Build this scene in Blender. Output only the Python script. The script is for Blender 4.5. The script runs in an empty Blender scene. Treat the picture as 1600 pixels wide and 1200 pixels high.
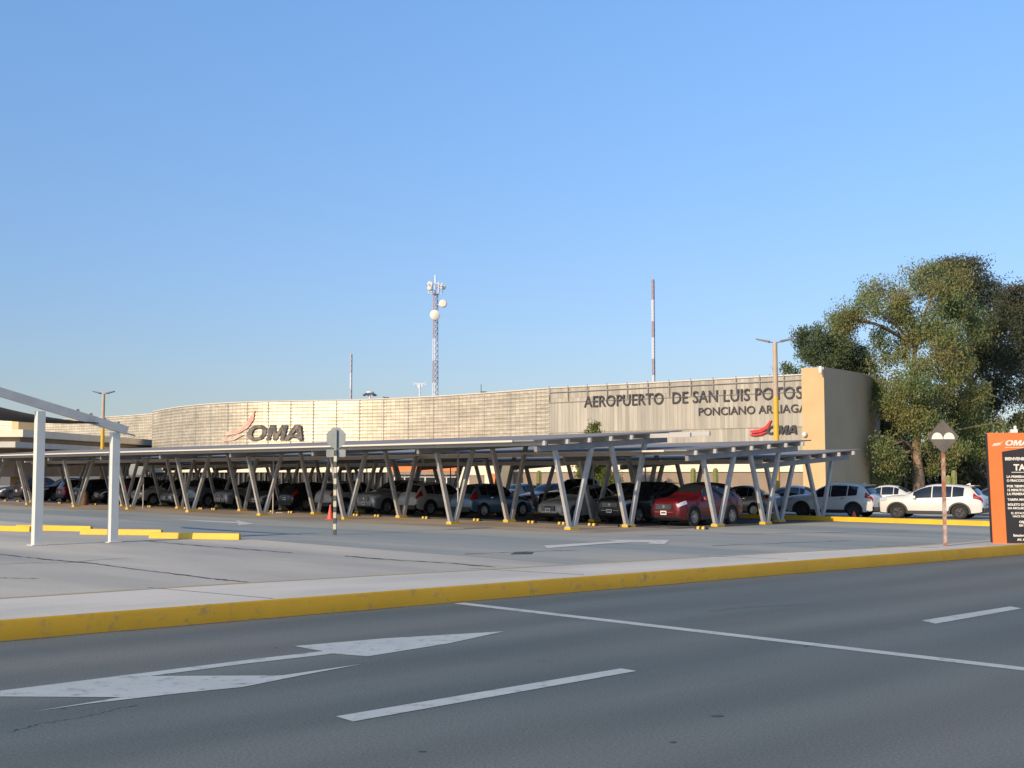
import bpy, bmesh, math, random
import numpy as np
from mathutils import Vector, Matrix
random.seed(7)
SC = bpy.context.scene
COL = SC.collection
R = math.radians
PI = math.pi
# ---------------------------------------------------------------- camera, sky, sun, exposure
F = 1950.0; H = 2.1; PIT = math.atan(140 / F)
cam = bpy.data.cameras.new('camera'); co = bpy.data.objects.new('camera', cam); COL.objects.link(co)
co.location = (0, 0, H); co.rotation_euler = (R(90) + PIT, 0, 0)
cam.sensor_width = 36; cam.lens = 36 * F / 1600; cam.clip_start = .1; cam.clip_end = 3000
SC.camera = co
TH = R(47.0)
SUN_AZ = R(222.0)      # compass azimuth measured from +Y towards +X, towards the sun
SUN_EL = R(25)
SUN_STRENGTH = 3.6
SKY_STRENGTH = .15
w = bpy.data.worlds.new("World"); SC.world = w; w.use_nodes = True
nt = w.node_tree; bg = nt.nodes['Background']
sky = nt.nodes.new('ShaderNodeTexSky'); sky.sky_type = 'NISHITA'; sky.sun_disc = False
sky.sun_elevation = SUN_EL; sky.sun_rotation = SUN_AZ
sky.altitude = 1800; sky.air_density = 1.1; sky.dust_density = 2.4; sky.ozone_density = 2.2
tint = nt.nodes.new('ShaderNodeMix'); tint.data_type = 'RGBA'; tint.blend_type = 'MULTIPLY'; tint.inputs[0].default_value = 1
tcw = nt.nodes.new('ShaderNodeTexCoord'); sep = nt.nodes.new('ShaderNodeSeparateXYZ'); rw = nt.nodes.new('ShaderNodeValToRGB')
nt.links.new(tcw.outputs['Generated'], sep.inputs[0]); nt.links.new(sep.outputs['Z'], rw.inputs[0]); nt.links.new(rw.outputs[0], tint.inputs[7])
for k, (p_, c_) in enumerate(((0., (.50, .475, .51)), (.06, (.52, .51, .56)), (.16, (.62, .665, .745)), (.36, (.80, .96, 1.08)))):     # evening haze low in the sky
    e_ = rw.color_ramp.elements[k] if k < 2 else rw.color_ramp.elements.new(p_)
    e_.position = p_; e_.color = (*c_, 1)
nt.links.new(sky.outputs[0], tint.inputs[6]); nt.links.new(tint.outputs[2], bg.inputs[0]); bg.inputs[1].default_value = SKY_STRENGTH
sl = bpy.data.lights.new('sun', 'SUN'); so = bpy.data.objects.new('sun', sl); COL.objects.link(so)
sl.energy = SUN_STRENGTH; sl.angle = R(.5); sl.color = (1, .77, .50)
sd = Vector((math.sin(SUN_AZ) * math.cos(SUN_EL), math.cos(SUN_AZ) * math.cos(SUN_EL), math.sin(SUN_EL)))
so.rotation_euler = sd.to_track_quat('Z', 'Y').to_euler(); so.location = (-40, -30, 40)
SC.view_settings.view_transform = 'Standard'; SC.view_settings.look = 'None'
SC.view_settings.exposure = 0.45; SC.view_settings.gamma = 1; SC.view_settings.use_curve_mapping = False
# ---------------------------------------------------------------- survey helpers (photo pixel -> place)
D1 = (math.sin(TH), math.cos(TH)); D2 = (-math.cos(TH), math.sin(TH))
ROT = R(90) - TH                      # local x = along the road (D1), local y = D2
def ray(px, py):
    u = px - 800; v = 600 - py
    return (u, F * math.cos(PIT) - v * math.sin(PIT), F * math.sin(PIT) + v * math.cos(PIT))
def G(px, py, z=0.):
    r = ray(px, py); t = (z - H) / r[2]; return Vector((r[0] * t, r[1] * t, z))
def AT(px, py, dep):
    r = ray(px, py); t = dep / r[1]; return Vector((r[0] * t, dep, H + r[2] * t))
def W(a, b, z=0.): return Vector((a * D1[0] + b * D2[0], a * D1[1] + b * D2[1], z))
def AB(q): return (q[0] * D1[0] + q[1] * D1[1], q[0] * D2[0] + q[1] * D2[1])
# ---------------------------------------------------------------- materials
def mat(name, col=(.5, .5, .5), rough=.6, metal=0., spec=.5, coat=0.):
    m = bpy.data.materials.new(name); m.use_nodes = True
    b = m.node_tree.nodes['Principled BSDF']
    b.inputs['Base Color'].default_value = (*col, 1); b.inputs['Roughness'].default_value = rough
    b.inputs['Metallic'].default_value = metal; b.inputs['Specular IOR Level'].default_value = spec
    b.inputs['Coat Weight'].default_value = coat; b.inputs['Coat Roughness'].default_value = .06
    return m
def nodes(m): return m.node_tree.nodes, m.node_tree.links, m.node_tree.nodes['Principled BSDF']
def noisy(name, c1, c2, rough=.7, scale=3., detail=6, stretch=(1, 1, 1), bump=0., bscale=30., metal=0., lo=.35, hi=.65, coat=0., spec=.5, c3=None, s3=.2):
    """two-colour noise in object space, optional third large-scale tint and fine bump"""
    m = mat(name, c1, rough, metal, spec, coat); N, L, B = nodes(m)
    tc = N.new('ShaderNodeTexCoord'); mp = N.new('ShaderNodeMapping'); mp.inputs['Scale'].default_value = stretch
    L.new(tc.outputs['Object'], mp.inputs[0])
    n = N.new('ShaderNodeTexNoise'); n.inputs['Scale'].default_value = scale; n.inputs['Detail'].default_value = detail
    L.new(mp.outputs[0], n.inputs['Vector'])
    r = N.new('ShaderNodeValToRGB'); r.color_ramp.elements[0].position = lo; r.color_ramp.elements[1].position = hi
    r.color_ramp.elements[0].color = (*c1, 1); r.color_ramp.elements[1].color = (*c2, 1)
    L.new(n.outputs['Fac'], r.inputs[0]); out = r.outputs[0]
    if c3:
        n3 = N.new('ShaderNodeTexNoise'); n3.inputs['Scale'].default_value = s3; n3.inputs['Detail'].default_value = 4
        L.new(mp.outputs[0], n3.inputs['Vector'])
        r3 = N.new('ShaderNodeValToRGB'); r3.color_ramp.elements[0].position = .42; r3.color_ramp.elements[1].position = .62
        L.new(n3.outputs['Fac'], r3.inputs[0])
        mx = N.new('ShaderNodeMix'); mx.data_type = 'RGBA'; L.new(r3.outputs[0], mx.inputs[0])
        L.new(out, mx.inputs[6]); mx.inputs[7].default_value = (*c3, 1); out = mx.outputs[2]
    L.new(out, B.inputs['Base Color'])
    if bump:
        nb = N.new('ShaderNodeTexNoise'); nb.inputs['Scale'].default_value = bscale; nb.inputs['Detail'].default_value = 4
        L.new(tc.outputs['Object'], nb.inputs['Vector'])
        bp = N.new('ShaderNodeBump'); bp.inputs['Strength'].default_value = bump; bp.inputs['Distance'].default_value = .02
        L.new(nb.outputs['Fac'], bp.inputs['Height']); L.new(bp.outputs[0], B.inputs['Normal'])
    return m
M = {}
def asphalt(name, c1, c2, c3, grain=.35, streak=(1, 1, 1), s3=.12, rot=ROT, tracks=False):
    m = mat(name, c1, .85); N, L, B = nodes(m)
    tc = N.new('ShaderNodeTexCoord')
    mr = N.new('ShaderNodeMapping'); mr.inputs['Rotation'].default_value = (0, 0, -rot); L.new(tc.outputs['Object'], mr.inputs[0])
    mp = N.new('ShaderNodeMapping'); mp.inputs['Scale'].default_value = streak; L.new(mr.outputs[0], mp.inputs[0])
    def nz(s, d, vec=None, ro=.5):
        n = N.new('ShaderNodeTexNoise'); n.inputs['Scale'].default_value = s; n.inputs['Detail'].default_value = d
        n.inputs['Roughness'].default_value = ro
        L.new(vec or mp.outputs[0], n.inputs['Vector']); return n.outputs['Fac']
    def ramp(v, a, b, ca=(0, 0, 0), cb=(1, 1, 1)):
        r = N.new('ShaderNodeValToRGB'); r.color_ramp.elements[0].position = a; r.color_ramp.elements[1].position = b
        r.color_ramp.elements[0].color = (*ca, 1); r.color_ramp.elements[1].color = (*cb, 1); L.new(v, r.inputs[0]); return r.outputs[0]
    def mixc(f, a, b, mode='MIX'):
        x = N.new('ShaderNodeMix'); x.data_type = 'RGBA'; x.blend_type = mode
        for k, v in ((0, f), (6, a), (7, b)):
            if hasattr(v, 'is_linked') or hasattr(v, 'links'): L.new(v, x.inputs[k])
            elif k == 0: x.inputs[0].default_value = v
            else: x.inputs[k].default_value = (*v, 1)
        return x.outputs[2]
    base = mixc(ramp(nz(.55, 8), .3, .7), c1, c2)
    base = mixc(ramp(nz(s3, 5), .42, .62), base, c3)
    fine = ramp(nz(38, 3, tc.outputs['Object']), .25, .75, (1 - grain,) * 3, (1 + grain * .6,) * 3)
    base = mixc(1., base, fine, 'MULTIPLY')
    sp = ramp(nz(9, 6, tc.outputs['Object'], .75), .68, .80, (1, 1, 1), (.62, .62, .64))     # small oil spots
    base = mixc(1., base, sp, 'MULTIPLY')
    if tracks:
        wv = N.new('ShaderNodeTexWave'); wv.bands_direction = 'Y'; wv.inputs['Scale'].default_value = .17; wv.inputs['Distortion'].default_value = 1.6; wv.inputs['Detail'].default_value = 3; wv.inputs['Detail Scale'].default_value = .6
        L.new(mr.outputs[0], wv.inputs['Vector']); base = mixc(1., base, ramp(wv.outputs['Fac'], .1, .9, (.90, .90, .90), (1.06, 1.055, 1.05)), 'MULTIPLY')
        base = mixc(1., base, ramp(nz(1.1, 9, tc.outputs['Object'], .7), .60, .72, (1, 1, 1), (.84, .84, .85)), 'MULTIPLY')
        base = mixc(1., base, ramp(nz(60, 2, tc.outputs['Object'], .5), .66, .74, (1, 1, 1), (1.5, 1.48, 1.42)), 'MULTIPLY')
    L.new(base, B.inputs['Base Color'])
    bp = N.new('ShaderNodeBump'); bp.inputs['Strength'].default_value = .35; bp.inputs['Distance'].default_value = .012
    L.new(nz(55, 3, tc.outputs['Object']), bp.inputs['Height']); L.new(bp.outputs[0], B.inputs['Normal'])
    B.inputs['Specular IOR Level'].default_value = .3
    return m
M['road'] = asphalt('road_asphalt', (.095, .122, .124), (.122, .150, .150), (.150, .163, .155), .34, (.3, 1.3, 1), .16, tracks=True)
M['lot'] = asphalt('lot_asphalt', (.44, .425, .36), (.54, .51, .43), (.33, .33, .30), .2, (1.2, .25, 1), .16)
M['lane'] = asphalt('lane_asphalt', (.215, .25, .25), (.27, .30, .29), (.36, .36, .315), .2, (1.4, .2, 1), .2)
M['ribbon'] = asphalt('bay_concrete', (.34, .285, .23), (.40, .34, .28), (.26, .225, .19), .2, (1.4, .5, 1), .3)
M['baylot'] = asphalt('bay_asphalt', (.10, .10, .10), (.13, .125, .12), (.085, .085, .085), .2, (1, .5, 1), .2)  # asphalt darkened to paint in the shade under the carports
M['walk'] = asphalt('walk_concrete', (.52, .505, .44), (.61, .585, .51), (.45, .445, .40), .12, (.5, 1.2, 1), .35)
M['earth'] = noisy('dry_earth', (.16, .13, .09), (.22, .19, .12), .95, .5)
M['grass'] = noisy('dry_grass', (.10, .12, .04), (.20, .17, .08), .95, 2.)
def worn_paint(name, c, under, amount=.62, scale=6., rough=.6, streak=(1, 1, 1)):
    m = mat(name, c, rough); N, L, B = nodes(m)
    tc = N.new('ShaderNodeTexCoord'); mp = N.new('ShaderNodeMapping'); mp.inputs['Scale'].default_value = streak
    L.new(tc.outputs['Object'], mp.inputs[0])
    n = N.new('ShaderNodeTexNoise'); n.inputs['Scale'].default_value = scale; n.inputs['Detail'].default_value = 9; n.inputs['Roughness'].default_value = .72
    L.new(mp.outputs[0], n.inputs['Vector'])
    r = N.new('ShaderNodeValToRGB'); r.color_ramp.elements[0].position = amount - .08; r.color_ramp.elements[1].position = amount + .06
    r.color_ramp.elements[0].color = (*c, 1); r.color_ramp.elements[1].color = (*under, 1); L.new(n.outputs['Fac'], r.inputs[0])
    n2 = N.new('ShaderNodeTexNoise'); n2.inputs['Scale'].default_value = 1.3; n2.inputs['Detail'].default_value = 5; L.new(tc.outputs['Object'], n2.inputs['Vector'])
    r2 = N.new('ShaderNodeValToRGB'); r2.color_ramp.elements[0].color = (.78, .78, .78, 1); r2.color_ramp.elements[1].color = (1.05, 1.05, 1.05, 1)
    L.new(n2.outputs['Fac'], r2.inputs[0])
    x = N.new('ShaderNodeMix'); x.data_type = 'RGBA'; x.blend_type = 'MULTIPLY'; x.inputs[0].default_value = 1
    L.new(r.outputs[0], x.inputs[6]); L.new(r2.outputs[0], x.inputs[7]); L.new(x.outputs[2], B.inputs['Base Color'])
    bp = N.new('ShaderNodeBump'); bp.inputs['Strength'].default_value = .25; bp.inputs['Distance'].default_value = .01
    L.new(n.outputs['Fac'], bp.inputs['Height']); L.new(bp.outputs[0], B.inputs['Normal'])
    return m
M['mark'] = worn_paint('white_road_paint', (.44, .49, .47), (.20, .22, .215), .615, 5.)
M['mark2'] = worn_paint('lot_white_paint', (.62, .60, .56), (.30, .29, .27), .62, 5.)
M['tar'] = noisy('tar_seal', (.035, .035, .04), (.07, .07, .07), .6, 4.)
M['curb'] = worn_paint('yellow_curb_paint', (.60, .355, .016), (.30, .22, .10), .635, 4.2, .6)
M['curb2'] = worn_paint('bright_yellow_paint', (.78, .47, .02), (.35, .26, .10), .69, 5., .5)
M['yellowline'] = worn_paint('thin_yellow_paint', (.50, .36, .10), (.40, .36, .3), .52, 4.)
M['steelpaint'] = noisy('grey_painted_steel', (.34, .34, .33), (.44, .43, .41), .45, 3., lo=.3, hi=.7)
M['whitesteel'] = noisy('white_painted_steel', (.60, .60, .55), (.67, .665, .61), .4, 2., lo=.3, hi=.7)
M['beamsteel'] = noisy('light_grey_beam_paint', (.44, .45, .44), (.52, .52, .50), .45, 2.)  # the posts' white, darkened to put the beam's shade into the colour
M['purlin'] = mat('galvanised_purlin', (.52, .50, .47), .4, .2)
M['rafter'] = noisy('rafter_steel', (.20, .20, .20), (.27, .265, .26), .5, 2.)  # leg steel again, darkened to paint in shade below the roofs
M['panel'] = noisy('panel_sheet', (.225, .22, .21), (.28, .27, .26), .75, .6, stretch=(.3, 1, 1), metal=.0, spec=.2)
M['darkunder'] = mat('panel_underside', (.16, .17, .19), .6)
M['beige_fascia'] = mat('pale_fascia', (.62, .58, .50), .5)
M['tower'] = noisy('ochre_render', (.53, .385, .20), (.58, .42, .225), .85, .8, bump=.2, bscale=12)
M['towerside'] = noisy('brown_render', (.42, .335, .22), (.46, .365, .24), .9, .6, bump=.2, bscale=12)  # tower ochre darkened, the side's shade put into the colour
M['cream'] = noisy('cream_render', (.72, .66, .50), (.78, .71, .55), .8, .7)
M['greycream'] = noisy('pale_grey_render', (.55, .52, .46), (.62, .59, .52), .8, .7)
M['brown'] = noisy('brown_wall', (.24, .185, .14), (.29, .225, .17), .85, .8, bump=.2, bscale=10)
M['soffit'] = mat('soffit_grey', (.30, .29, .27), .8)
M['orange'] = noisy('orange_panel', (.76, .19, .045), (.82, .215, .055), .55, 1.2)
M['black'] = noisy('black_panel', (.022, .022, .024), (.030, .030, .032), .5, 1.)
M['letterw'] = mat('cream_lettering', (.80, .76, .68), .5)
M['letterd'] = mat('charcoal_letters', (.035, .035, .045), .5)
M['red'] = noisy('red_swoosh', (.62, .03, .035), (.55, .03, .03), .45, 2.)
M['pink'] = worn_paint('faded_red_swoosh', (.66, .33, .26), (.62, .50, .40), .50, 2.2)
M['dglass'] = mat('dark_glass', (.02, .025, .03), .08, 0, .6)
M['white'] = mat('white_plastic', (.78, .77, .74), .4)
M['rubber'] = noisy('rubber', (.018, .018, .018), (.03, .03, .03), .8, 6)
M['bark'] = noisy('pale_bark', (.33, .235, .165), (.20, .14, .10), .9, 3., stretch=(1, 1, .3), bump=.6, bscale=10)
M['bark2'] = noisy('dark_bark', (.10, .08, .06), (.16, .12, .09), .95, 3., stretch=(1, 1, .3), bump=.6, bscale=10)
M['galv'] = noisy('galvanised_back', (.20, .23, .235), (.25, .275, .28), .5, 3., metal=.2)
M['rust'] = worn_paint('rusty_white_post', (.55, .50, .45), (.33, .12, .06), .48, 2.5, streak=(1, 1, .6))
M['diamond'] = noisy('dark_sign_face', (.10, .09, .08), (.14, .12, .10), .5, 3.)
M['mull'] = mat('dark_mullion', (.12, .11, .10), .6)
M['sail'] = noisy('navy_shade_net', (.012, .014, .022), (.022, .024, .035), .9, 3.)
M['lampyellow'] = noisy('yellow_pole_paint', (.75, .42, .03), (.68, .38, .04), .45, 1.5)
M['lampbeige'] = noisy('weathered_pole_paint', (.42, .33, .24), (.50, .38, .26), .6, 1.5)
M['lamphead'] = mat('lamp_head_grey', (.12, .12, .13), .5)
M['palesteel'] = mat('pale_far_steel', (.66, .68, .72), .6)  # skyline steel, paled to put distance haze into the colour
M['palered'] = mat('faded_red_steel', (.40, .34, .38), .6)  # mast red washed out by painted-in haze
M['paler'] = mat('faint_pink_steel', (.50, .45, .50), .6)  # farthest mast's red, paled further for the same painted haze
M['dish'] = mat('dish_cream', (.70, .68, .60), .55)
M['conered'] = mat('cone_orange_red', (.75, .10, .05), .5)
M['bin'] = noisy('brown_barrel', (.17, .09, .055), (.22, .12, .07), .8, 4)
M['cactus'] = noisy('cactus_green', (.17, .20, .06), (.26, .26, .09), .8, 6)
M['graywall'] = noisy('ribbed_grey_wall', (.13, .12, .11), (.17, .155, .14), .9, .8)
def leafmat(name, c1, c2, c3):
    m = noisy(name, c1, c2, 0.8, .9, 3, lo=.38, hi=.62, spec=.08, c3=c3, s3=.33); N, L, B = nodes(m)
    tr = N.new('ShaderNodeBsdfTranslucent'); mx = N.new('ShaderNodeMixShader'); mx.inputs[0].default_value = .38
    out = N['Material Output']
    src = B.inputs['Base Color'].links[0].from_socket
    L.new(src, tr.inputs[0]); L.new(B.outputs[0], mx.inputs[1]); L.new(tr.outputs[0], mx.inputs[2]); L.new(mx.outputs[0], out.inputs[0])
    return m
M['leaf_olive'] = leafmat('olive_leaves', (.15, .215, .085), (.23, .275, .115), (.28, .265, .11))
M['leaf_green'] = leafmat('green_leaves', (.115, .155, .075), (.17, .205, .10), (.10, .135, .07))
M['leaf_dark'] = leafmat('dark_leaves', (.075, .10, .065), (.11, .13, .08), (.12, .12, .075))
M['leaf_bright'] = leafmat('bright_leaves', (.10, .15, .03), (.17, .20, .05), (.22, .20, .07))
# ---------------------------------------------------------------- object helpers
def tag(o, label=None, cat=None, group=None, kind=None):
    if label: o['label'] = label
    if cat: o['category'] = cat
    if group: o['group'] = group
    if kind: o['kind'] = kind
    return o
def thing(name, label, cat, loc=(0, 0, 0), rz=0., group=None):
    o = bpy.data.objects.new(name, None); COL.objects.link(o); o.empty_display_size = .3
    o.location = loc; o.rotation_euler = (0, 0, rz); tag(o, label, cat, group); return o
class MB:
    def __init__(s): s.v = []; s.f = []; s.m = []
    def add(s, vs, fs, mi=0):
        o = len(s.v); s.v += [tuple(p) for p in vs]; s.f += [tuple(i + o for i in f) for f in fs]; s.m += [mi] * len(fs); return s
    def box(s, c, d, rz=0., mi=0, taper=1.):
        x, y, z = d[0] / 2, d[1] / 2, d[2] / 2; ca, sa = math.cos(rz), math.sin(rz); vs = []
        for k in (-1, 1):
            t = taper if k > 0 else 1
            for i, j in ((-1, -1), (1, -1), (1, 1), (-1, 1)):
                px, py = i * x * t, j * y * t
                vs.append((c[0] + px * ca - py * sa, c[1] + px * sa + py * ca, c[2] + k * z))
        return s.add(vs, [(3, 2, 1, 0), (4, 5, 6, 7), (0, 1, 5, 4), (1, 2, 6, 5), (2, 3, 7, 6), (3, 0, 4, 7)], mi)
    def beam(s, p, q, wd, ht, up=(0, 0, 1), mi=0, w2=None, h2=None):
        p = Vector(p); q = Vector(q); d = (q - p).normalized(); u = Vector(up); r = d.cross(u)
        if r.length < 1e-4: r = d.cross(Vector((1, 0, 0)))
        r.normalize(); u = r.cross(d).normalized(); vs = []
        for e, (a, b) in ((p, (wd, ht)), (q, (w2 or wd, h2 or ht))):
            for i, j in ((-1, -1), (1, -1), (1, 1), (-1, 1)): vs.append(e + r * (i * a / 2) + u * (j * b / 2))
        return s.add(vs, [(0, 1, 2, 3), (7, 6, 5, 4), (0, 4, 5, 1), (1, 5, 6, 2), (2, 6, 7, 3), (3, 7, 4, 0)], mi)
    def tube(s, pts, rad, n=8, mi=0, cap=True):
        pts = [Vector(p) for p in pts]; rad = rad if isinstance(rad, (list, tuple)) else [rad] * len(pts); vs = []; fs = []
        for i, p in enumerate(pts):
            d = (pts[min(i + 1, len(pts) - 1)] - pts[max(i - 1, 0)]).normalized()
            a = d.cross(Vector((0, 1, .01)));
            if a.length < .05: a = d.cross(Vector((1, 0, 0)))
            a.normalize(); b = d.cross(a)
            for k in range(n): t = 2 * PI * k / n; vs.append(p + a * (math.cos(t) * rad[i]) + b * (math.sin(t) * rad[i]))
        for i in range(len(pts) - 1):
            for k in range(n): k2 = (k + 1) % n; fs.append((i * n + k, i * n + k2, (i + 1) * n + k2, (i + 1) * n + k))
        if cap: fs.append(tuple(range(n - 1, -1, -1))); fs.append(tuple((len(pts) - 1) * n + k for k in range(n)))
        return s.add(vs, fs, mi)
    def lathe(s, prof, c=(0, 0, 0), axis='z', n=24, mi=0):
        vs = []; fs = []
        for r, h in prof:
            for k in range(n):
                t = 2 * PI * k / n; x, y = r * math.cos(t), r * math.sin(t)
                p = (x, y, h) if axis == 'z' else (x, h, y) if axis == 'y' else (h, x, y)
                vs.append((c[0] + p[0], c[1] + p[1], c[2] + p[2]))
        for i in range(len(prof) - 1):
            for k in range(n): k2 = (k + 1) % n; fs.append((i * n + k, i * n + k2, (i + 1) * n + k2, (i + 1) * n + k))
        if prof[0][0] > 1e-3: fs.append(tuple(range(n))[::-1])
        if prof[-1][0] > 1e-3: fs.append(tuple((len(prof) - 1) * n + k for k in range(n)))
        return s.add(vs, fs, mi)
    def prism(s, poly, fn, mi=0):
        """poly: 2-D outline; fn(u, v, k) -> point, k = 0 back, 1 front"""
        n = len(poly); vs = [fn(u, v, 0) for u, v in poly] + [fn(u, v, 1) for u, v in poly]
        fs = [tuple(range(n))[::-1], tuple(range(n, 2 * n))] + [(i, (i + 1) % n, n + (i + 1) % n, n + i) for i in range(n)]
        return s.add(vs, fs, mi)
    def grid(s, rows, mi=0):
        n = len(rows[0]); vs = [p for r in rows for p in r]; fs = []
        for i in range(len(rows) - 1):
            for j in range(n - 1): fs.append((i * n + j, i * n + j + 1, (i + 1) * n + j + 1, (i + 1) * n + j))
        return s.add(vs, fs, mi)
    def mesh(s, name, ms, smooth=None, fixn=True):
        me = bpy.data.meshes.new(name); me.from_pydata(s.v, [], s.f); me.update()
        for m in (ms if isinstance(ms, (list, tuple)) else [ms]): me.materials.append(m)
        if len(me.materials) > 1: me.polygons.foreach_set('material_index', s.m)
        if fixn:
            bm = bmesh.new(); bm.from_mesh(me); bmesh.ops.recalc_face_normals(bm, faces=bm.faces); bm.to_mesh(me); bm.free()
        if smooth is not None:
            me.shade_smooth(); me.set_sharp_from_angle(angle=R(smooth))
        return me
    def build(s, name, ms, parent=None, smooth=None, fixn=True):
        o = bpy.data.objects.new(name, s.mesh(name, ms, smooth, fixn)); COL.objects.link(o); o.parent = parent; return o
def link_mesh(name, me, parent=None):
    o = bpy.data.objects.new(name, me); COL.objects.link(o); o.parent = parent; return o
def structure(o): o['kind'] = 'structure'; return o
def kids(o): return [c for c in bpy.data.objects if c.parent == o]
def copy_tree(o, parent=None):
    c = o.copy(); COL.objects.link(c); c.parent = parent
    for ch in KID.get(o.name, []): copy_tree(ch, c)
    return c
KID = {}
def remember(root):
    KID.clear()
    for x in COL.objects:
        if x.parent: KID.setdefault(x.parent.name, []).append(x)
def subdiv(p, q, n): return [p.lerp(q, i / n) for i in range(n + 1)]
def catmull(pts, n=8):
    P = [Vector(p) for p in pts]; P = [P[0] * 2 - P[1]] + P + [P[-1] * 2 - P[-2]]; out = []
    for i in range(1, len(P) - 2):
        for k in range(n):
            t = k / n
            out.append(.5 * ((2 * P[i]) + (P[i + 1] - P[i - 1]) * t + (2 * P[i - 1] - 5 * P[i] + 4 * P[i + 1] - P[i + 2]) * t * t + (3 * P[i] - P[i - 1] - 3 * P[i + 1] + P[i + 2]) * t ** 3))
    out.append(P[-2]); return out
def text_mesh(txt, size, bold=0., shear=0., extrude=.0, spacing=1., align='LEFT', sx=1.):
    c = bpy.data.curves.new('lettering', 'FONT'); c.body = txt; c.size = size; c.offset = bold; c.shear = shear
    c.extrude = extrude; c.space_character = spacing; c.align_x = align; c.resolution_u = 3
    o = bpy.data.objects.new('lettering', c); COL.objects.link(o)
    dg = bpy.context.evaluated_depsgraph_get(); me = bpy.data.meshes.new_from_object(o.evaluated_get(dg))
    bpy.data.objects.remove(o); bpy.data.curves.remove(c)
    if sx != 1: me.transform(Matrix.Diagonal((sx, 1, 1, 1)))
    return me
def logo_mesh(depth=.04):
    """three heavy slanted capitals, cap height .73, drawn as outlines"""
    mb = MB(); sh = lambda x, y: (x + .28 * y, y)
    n = 28; H_ = .73; cx, cy = .50, H_ / 2; rx, ry = .50, H_ / 2; ix, iy = .27, H_ / 2 - .15; vs = []; fs = []
    def sup(t, a, b, e=.82): c, s_ = math.cos(t), math.sin(t); return (cx + a * math.copysign(abs(c) ** e, c), cy + b * math.copysign(abs(s_) ** e, s_))
    for z in (0, depth):
        for a, b in ((rx, ry), (ix, iy)):
            for k in range(n): x, y = sh(*sup(2 * PI * k / n, a, b)); vs.append((x, y, z))
    for k in range(n):
        k2 = (k + 1) % n; fs += [(k, n + k, n + k2, k2), (2 * n + k, 2 * n + k2, 3 * n + k2, 3 * n + k), (k, k2, 2 * n + k2, 2 * n + k), (n + k, 3 * n + k, 3 * n + k2, n + k2)]
    mb.add(vs, fs)
    x0 = 1.08
    Mo = [(0, 0), (0, .73), (.30, .73), (.46, .32), (.64, .73), (.94, .73), (.94, 0), (.72, 0), (.72, .46), (.54, 0), (.38, 0), (.22, .46), (.22, 0)]
    mb.prism([sh(x + x0, y) for x, y in Mo], lambda u, v, k: (u, v, depth * k))
    x1 = 2.02
    for pl in ([(0, 0), (.36, .73), (.50, .73), (.50, .50), (.245, 0)], [(.50, .73), (.66, .73), (.96, 0), (.72, 0), (.50, .50)]): mb.prism([sh(x + x1, y) for x, y in pl], lambda u, v, k: (u, v, depth * k))
    mb.prism([sh(x + x1, y) for x, y in [(.30, .13), (.37, .27), (.65, .27), (.70, .13)]], lambda u, v, k: (u, v, depth * k * .96 + .001))
    return mb.mesh('logo_letters', M['letterd'])
LOGO_W = 3.02
def text(name, txt, size, m, frame, parent, **k):
    """frame: 4x4 matrix, local x = reading direction, y = up, z = out of the wall"""
    me = text_mesh(txt, size, **k); me.transform(frame); me.materials.clear(); me.materials.append(m)
    return link_mesh(name, me, parent)
def frame(o, x, up=(0, 0, 1)):
    x = Vector(x).normalized(); u = Vector(up).normalized(); z = x.cross(u)
    mt = Matrix((x, u, z)).transposed().to_4x4(); mt.translation = Vector(o); return mt
# ================================================================ GROUND
def poly_sheet(name, pts, z, m):
    mb = MB(); mb.add([(p[0], p[1], z) for p in pts], [tuple(range(len(pts)))]); return structure(mb.build(name, m, fixn=False))
def up_sheet(name, pts, z, m):
    a = 0
    for i in range(len(pts)): p, q = pts[i], pts[(i + 1) % len(pts)]; a += p[0] * q[1] - p[1] * q[0]
    return poly_sheet(name, pts if a > 0 else pts[::-1], z, m)
up_sheet('ground', [(-1500, -300), (1500, -300), (1500, 2500), (-1500, 2500)], -.016, M['earth'])
# kerb outline (a, b)
fr = [(-40, 16.9), (-20, 16.6), (0, 16.2), (6.1, 16.0), (9.2, 15.89), (13.2, 15.72), (19.5, 15.45), (26, 15.17), (32.1, 14.87), (45, 14.1), (70, 12.0), (120, 6.)]
bk = [(-40, 19.6), (-20, 19.3), (0, 19.05), (7.2, 18.85), (11.4, 18.65), (16.8, 18.05), (24.2, 17.27), (28.7, 16.6), (31, 16.55), (33, 16.7), (36, 17.0), (40, 17.0), (60, 15.5), (120, 9.)]
FR = catmull([W(a, b) for a, b in fr], 8); BK = catmull([W(a, b) for a, b in bk], 8)
lot = [p for p in BK] + [W(150, 40), W(150, 200), W(-20, 260), W(-40, 100)]
up_sheet('parking_lot', lot, -.004, M['lot'])
roadpts = [p for p in FR] + [W(120, -40), W(-40, -40)]
up_sheet('road', roadpts, 0, M['road'])
mb = MB()
KH = .26
mb.grid([[(p.x, p.y, -.02) for p in FR], [(p.x, p.y, KH - .03) for p in FR], [(p.x + D2[0] * .02, p.y + D2[1] * .02, KH) for p in FR], [(p.x + D2[0] * .06, p.y + D2[1] * .06, KH) for p in FR]])
structure(mb.build('curb', M['curb'], smooth=40))
mb = MB()
n = min(len(FR), len(BK)); rs = lambda P, k: [P[int(round(i * (len(P) - 1) / (k - 1)))] for i in range(k)]
A_ = rs(FR, 60); B_ = rs(BK, 60)
mb.grid([[(p.x + D2[0] * .06, p.y + D2[1] * .06, KH) for p in A_], [(p.x, p.y, KH) for p in B_], [(p.x, p.y, -.02) for p in B_]])
structure(mb.build('sidewalk', M['walk']))
mb = MB()
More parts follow.
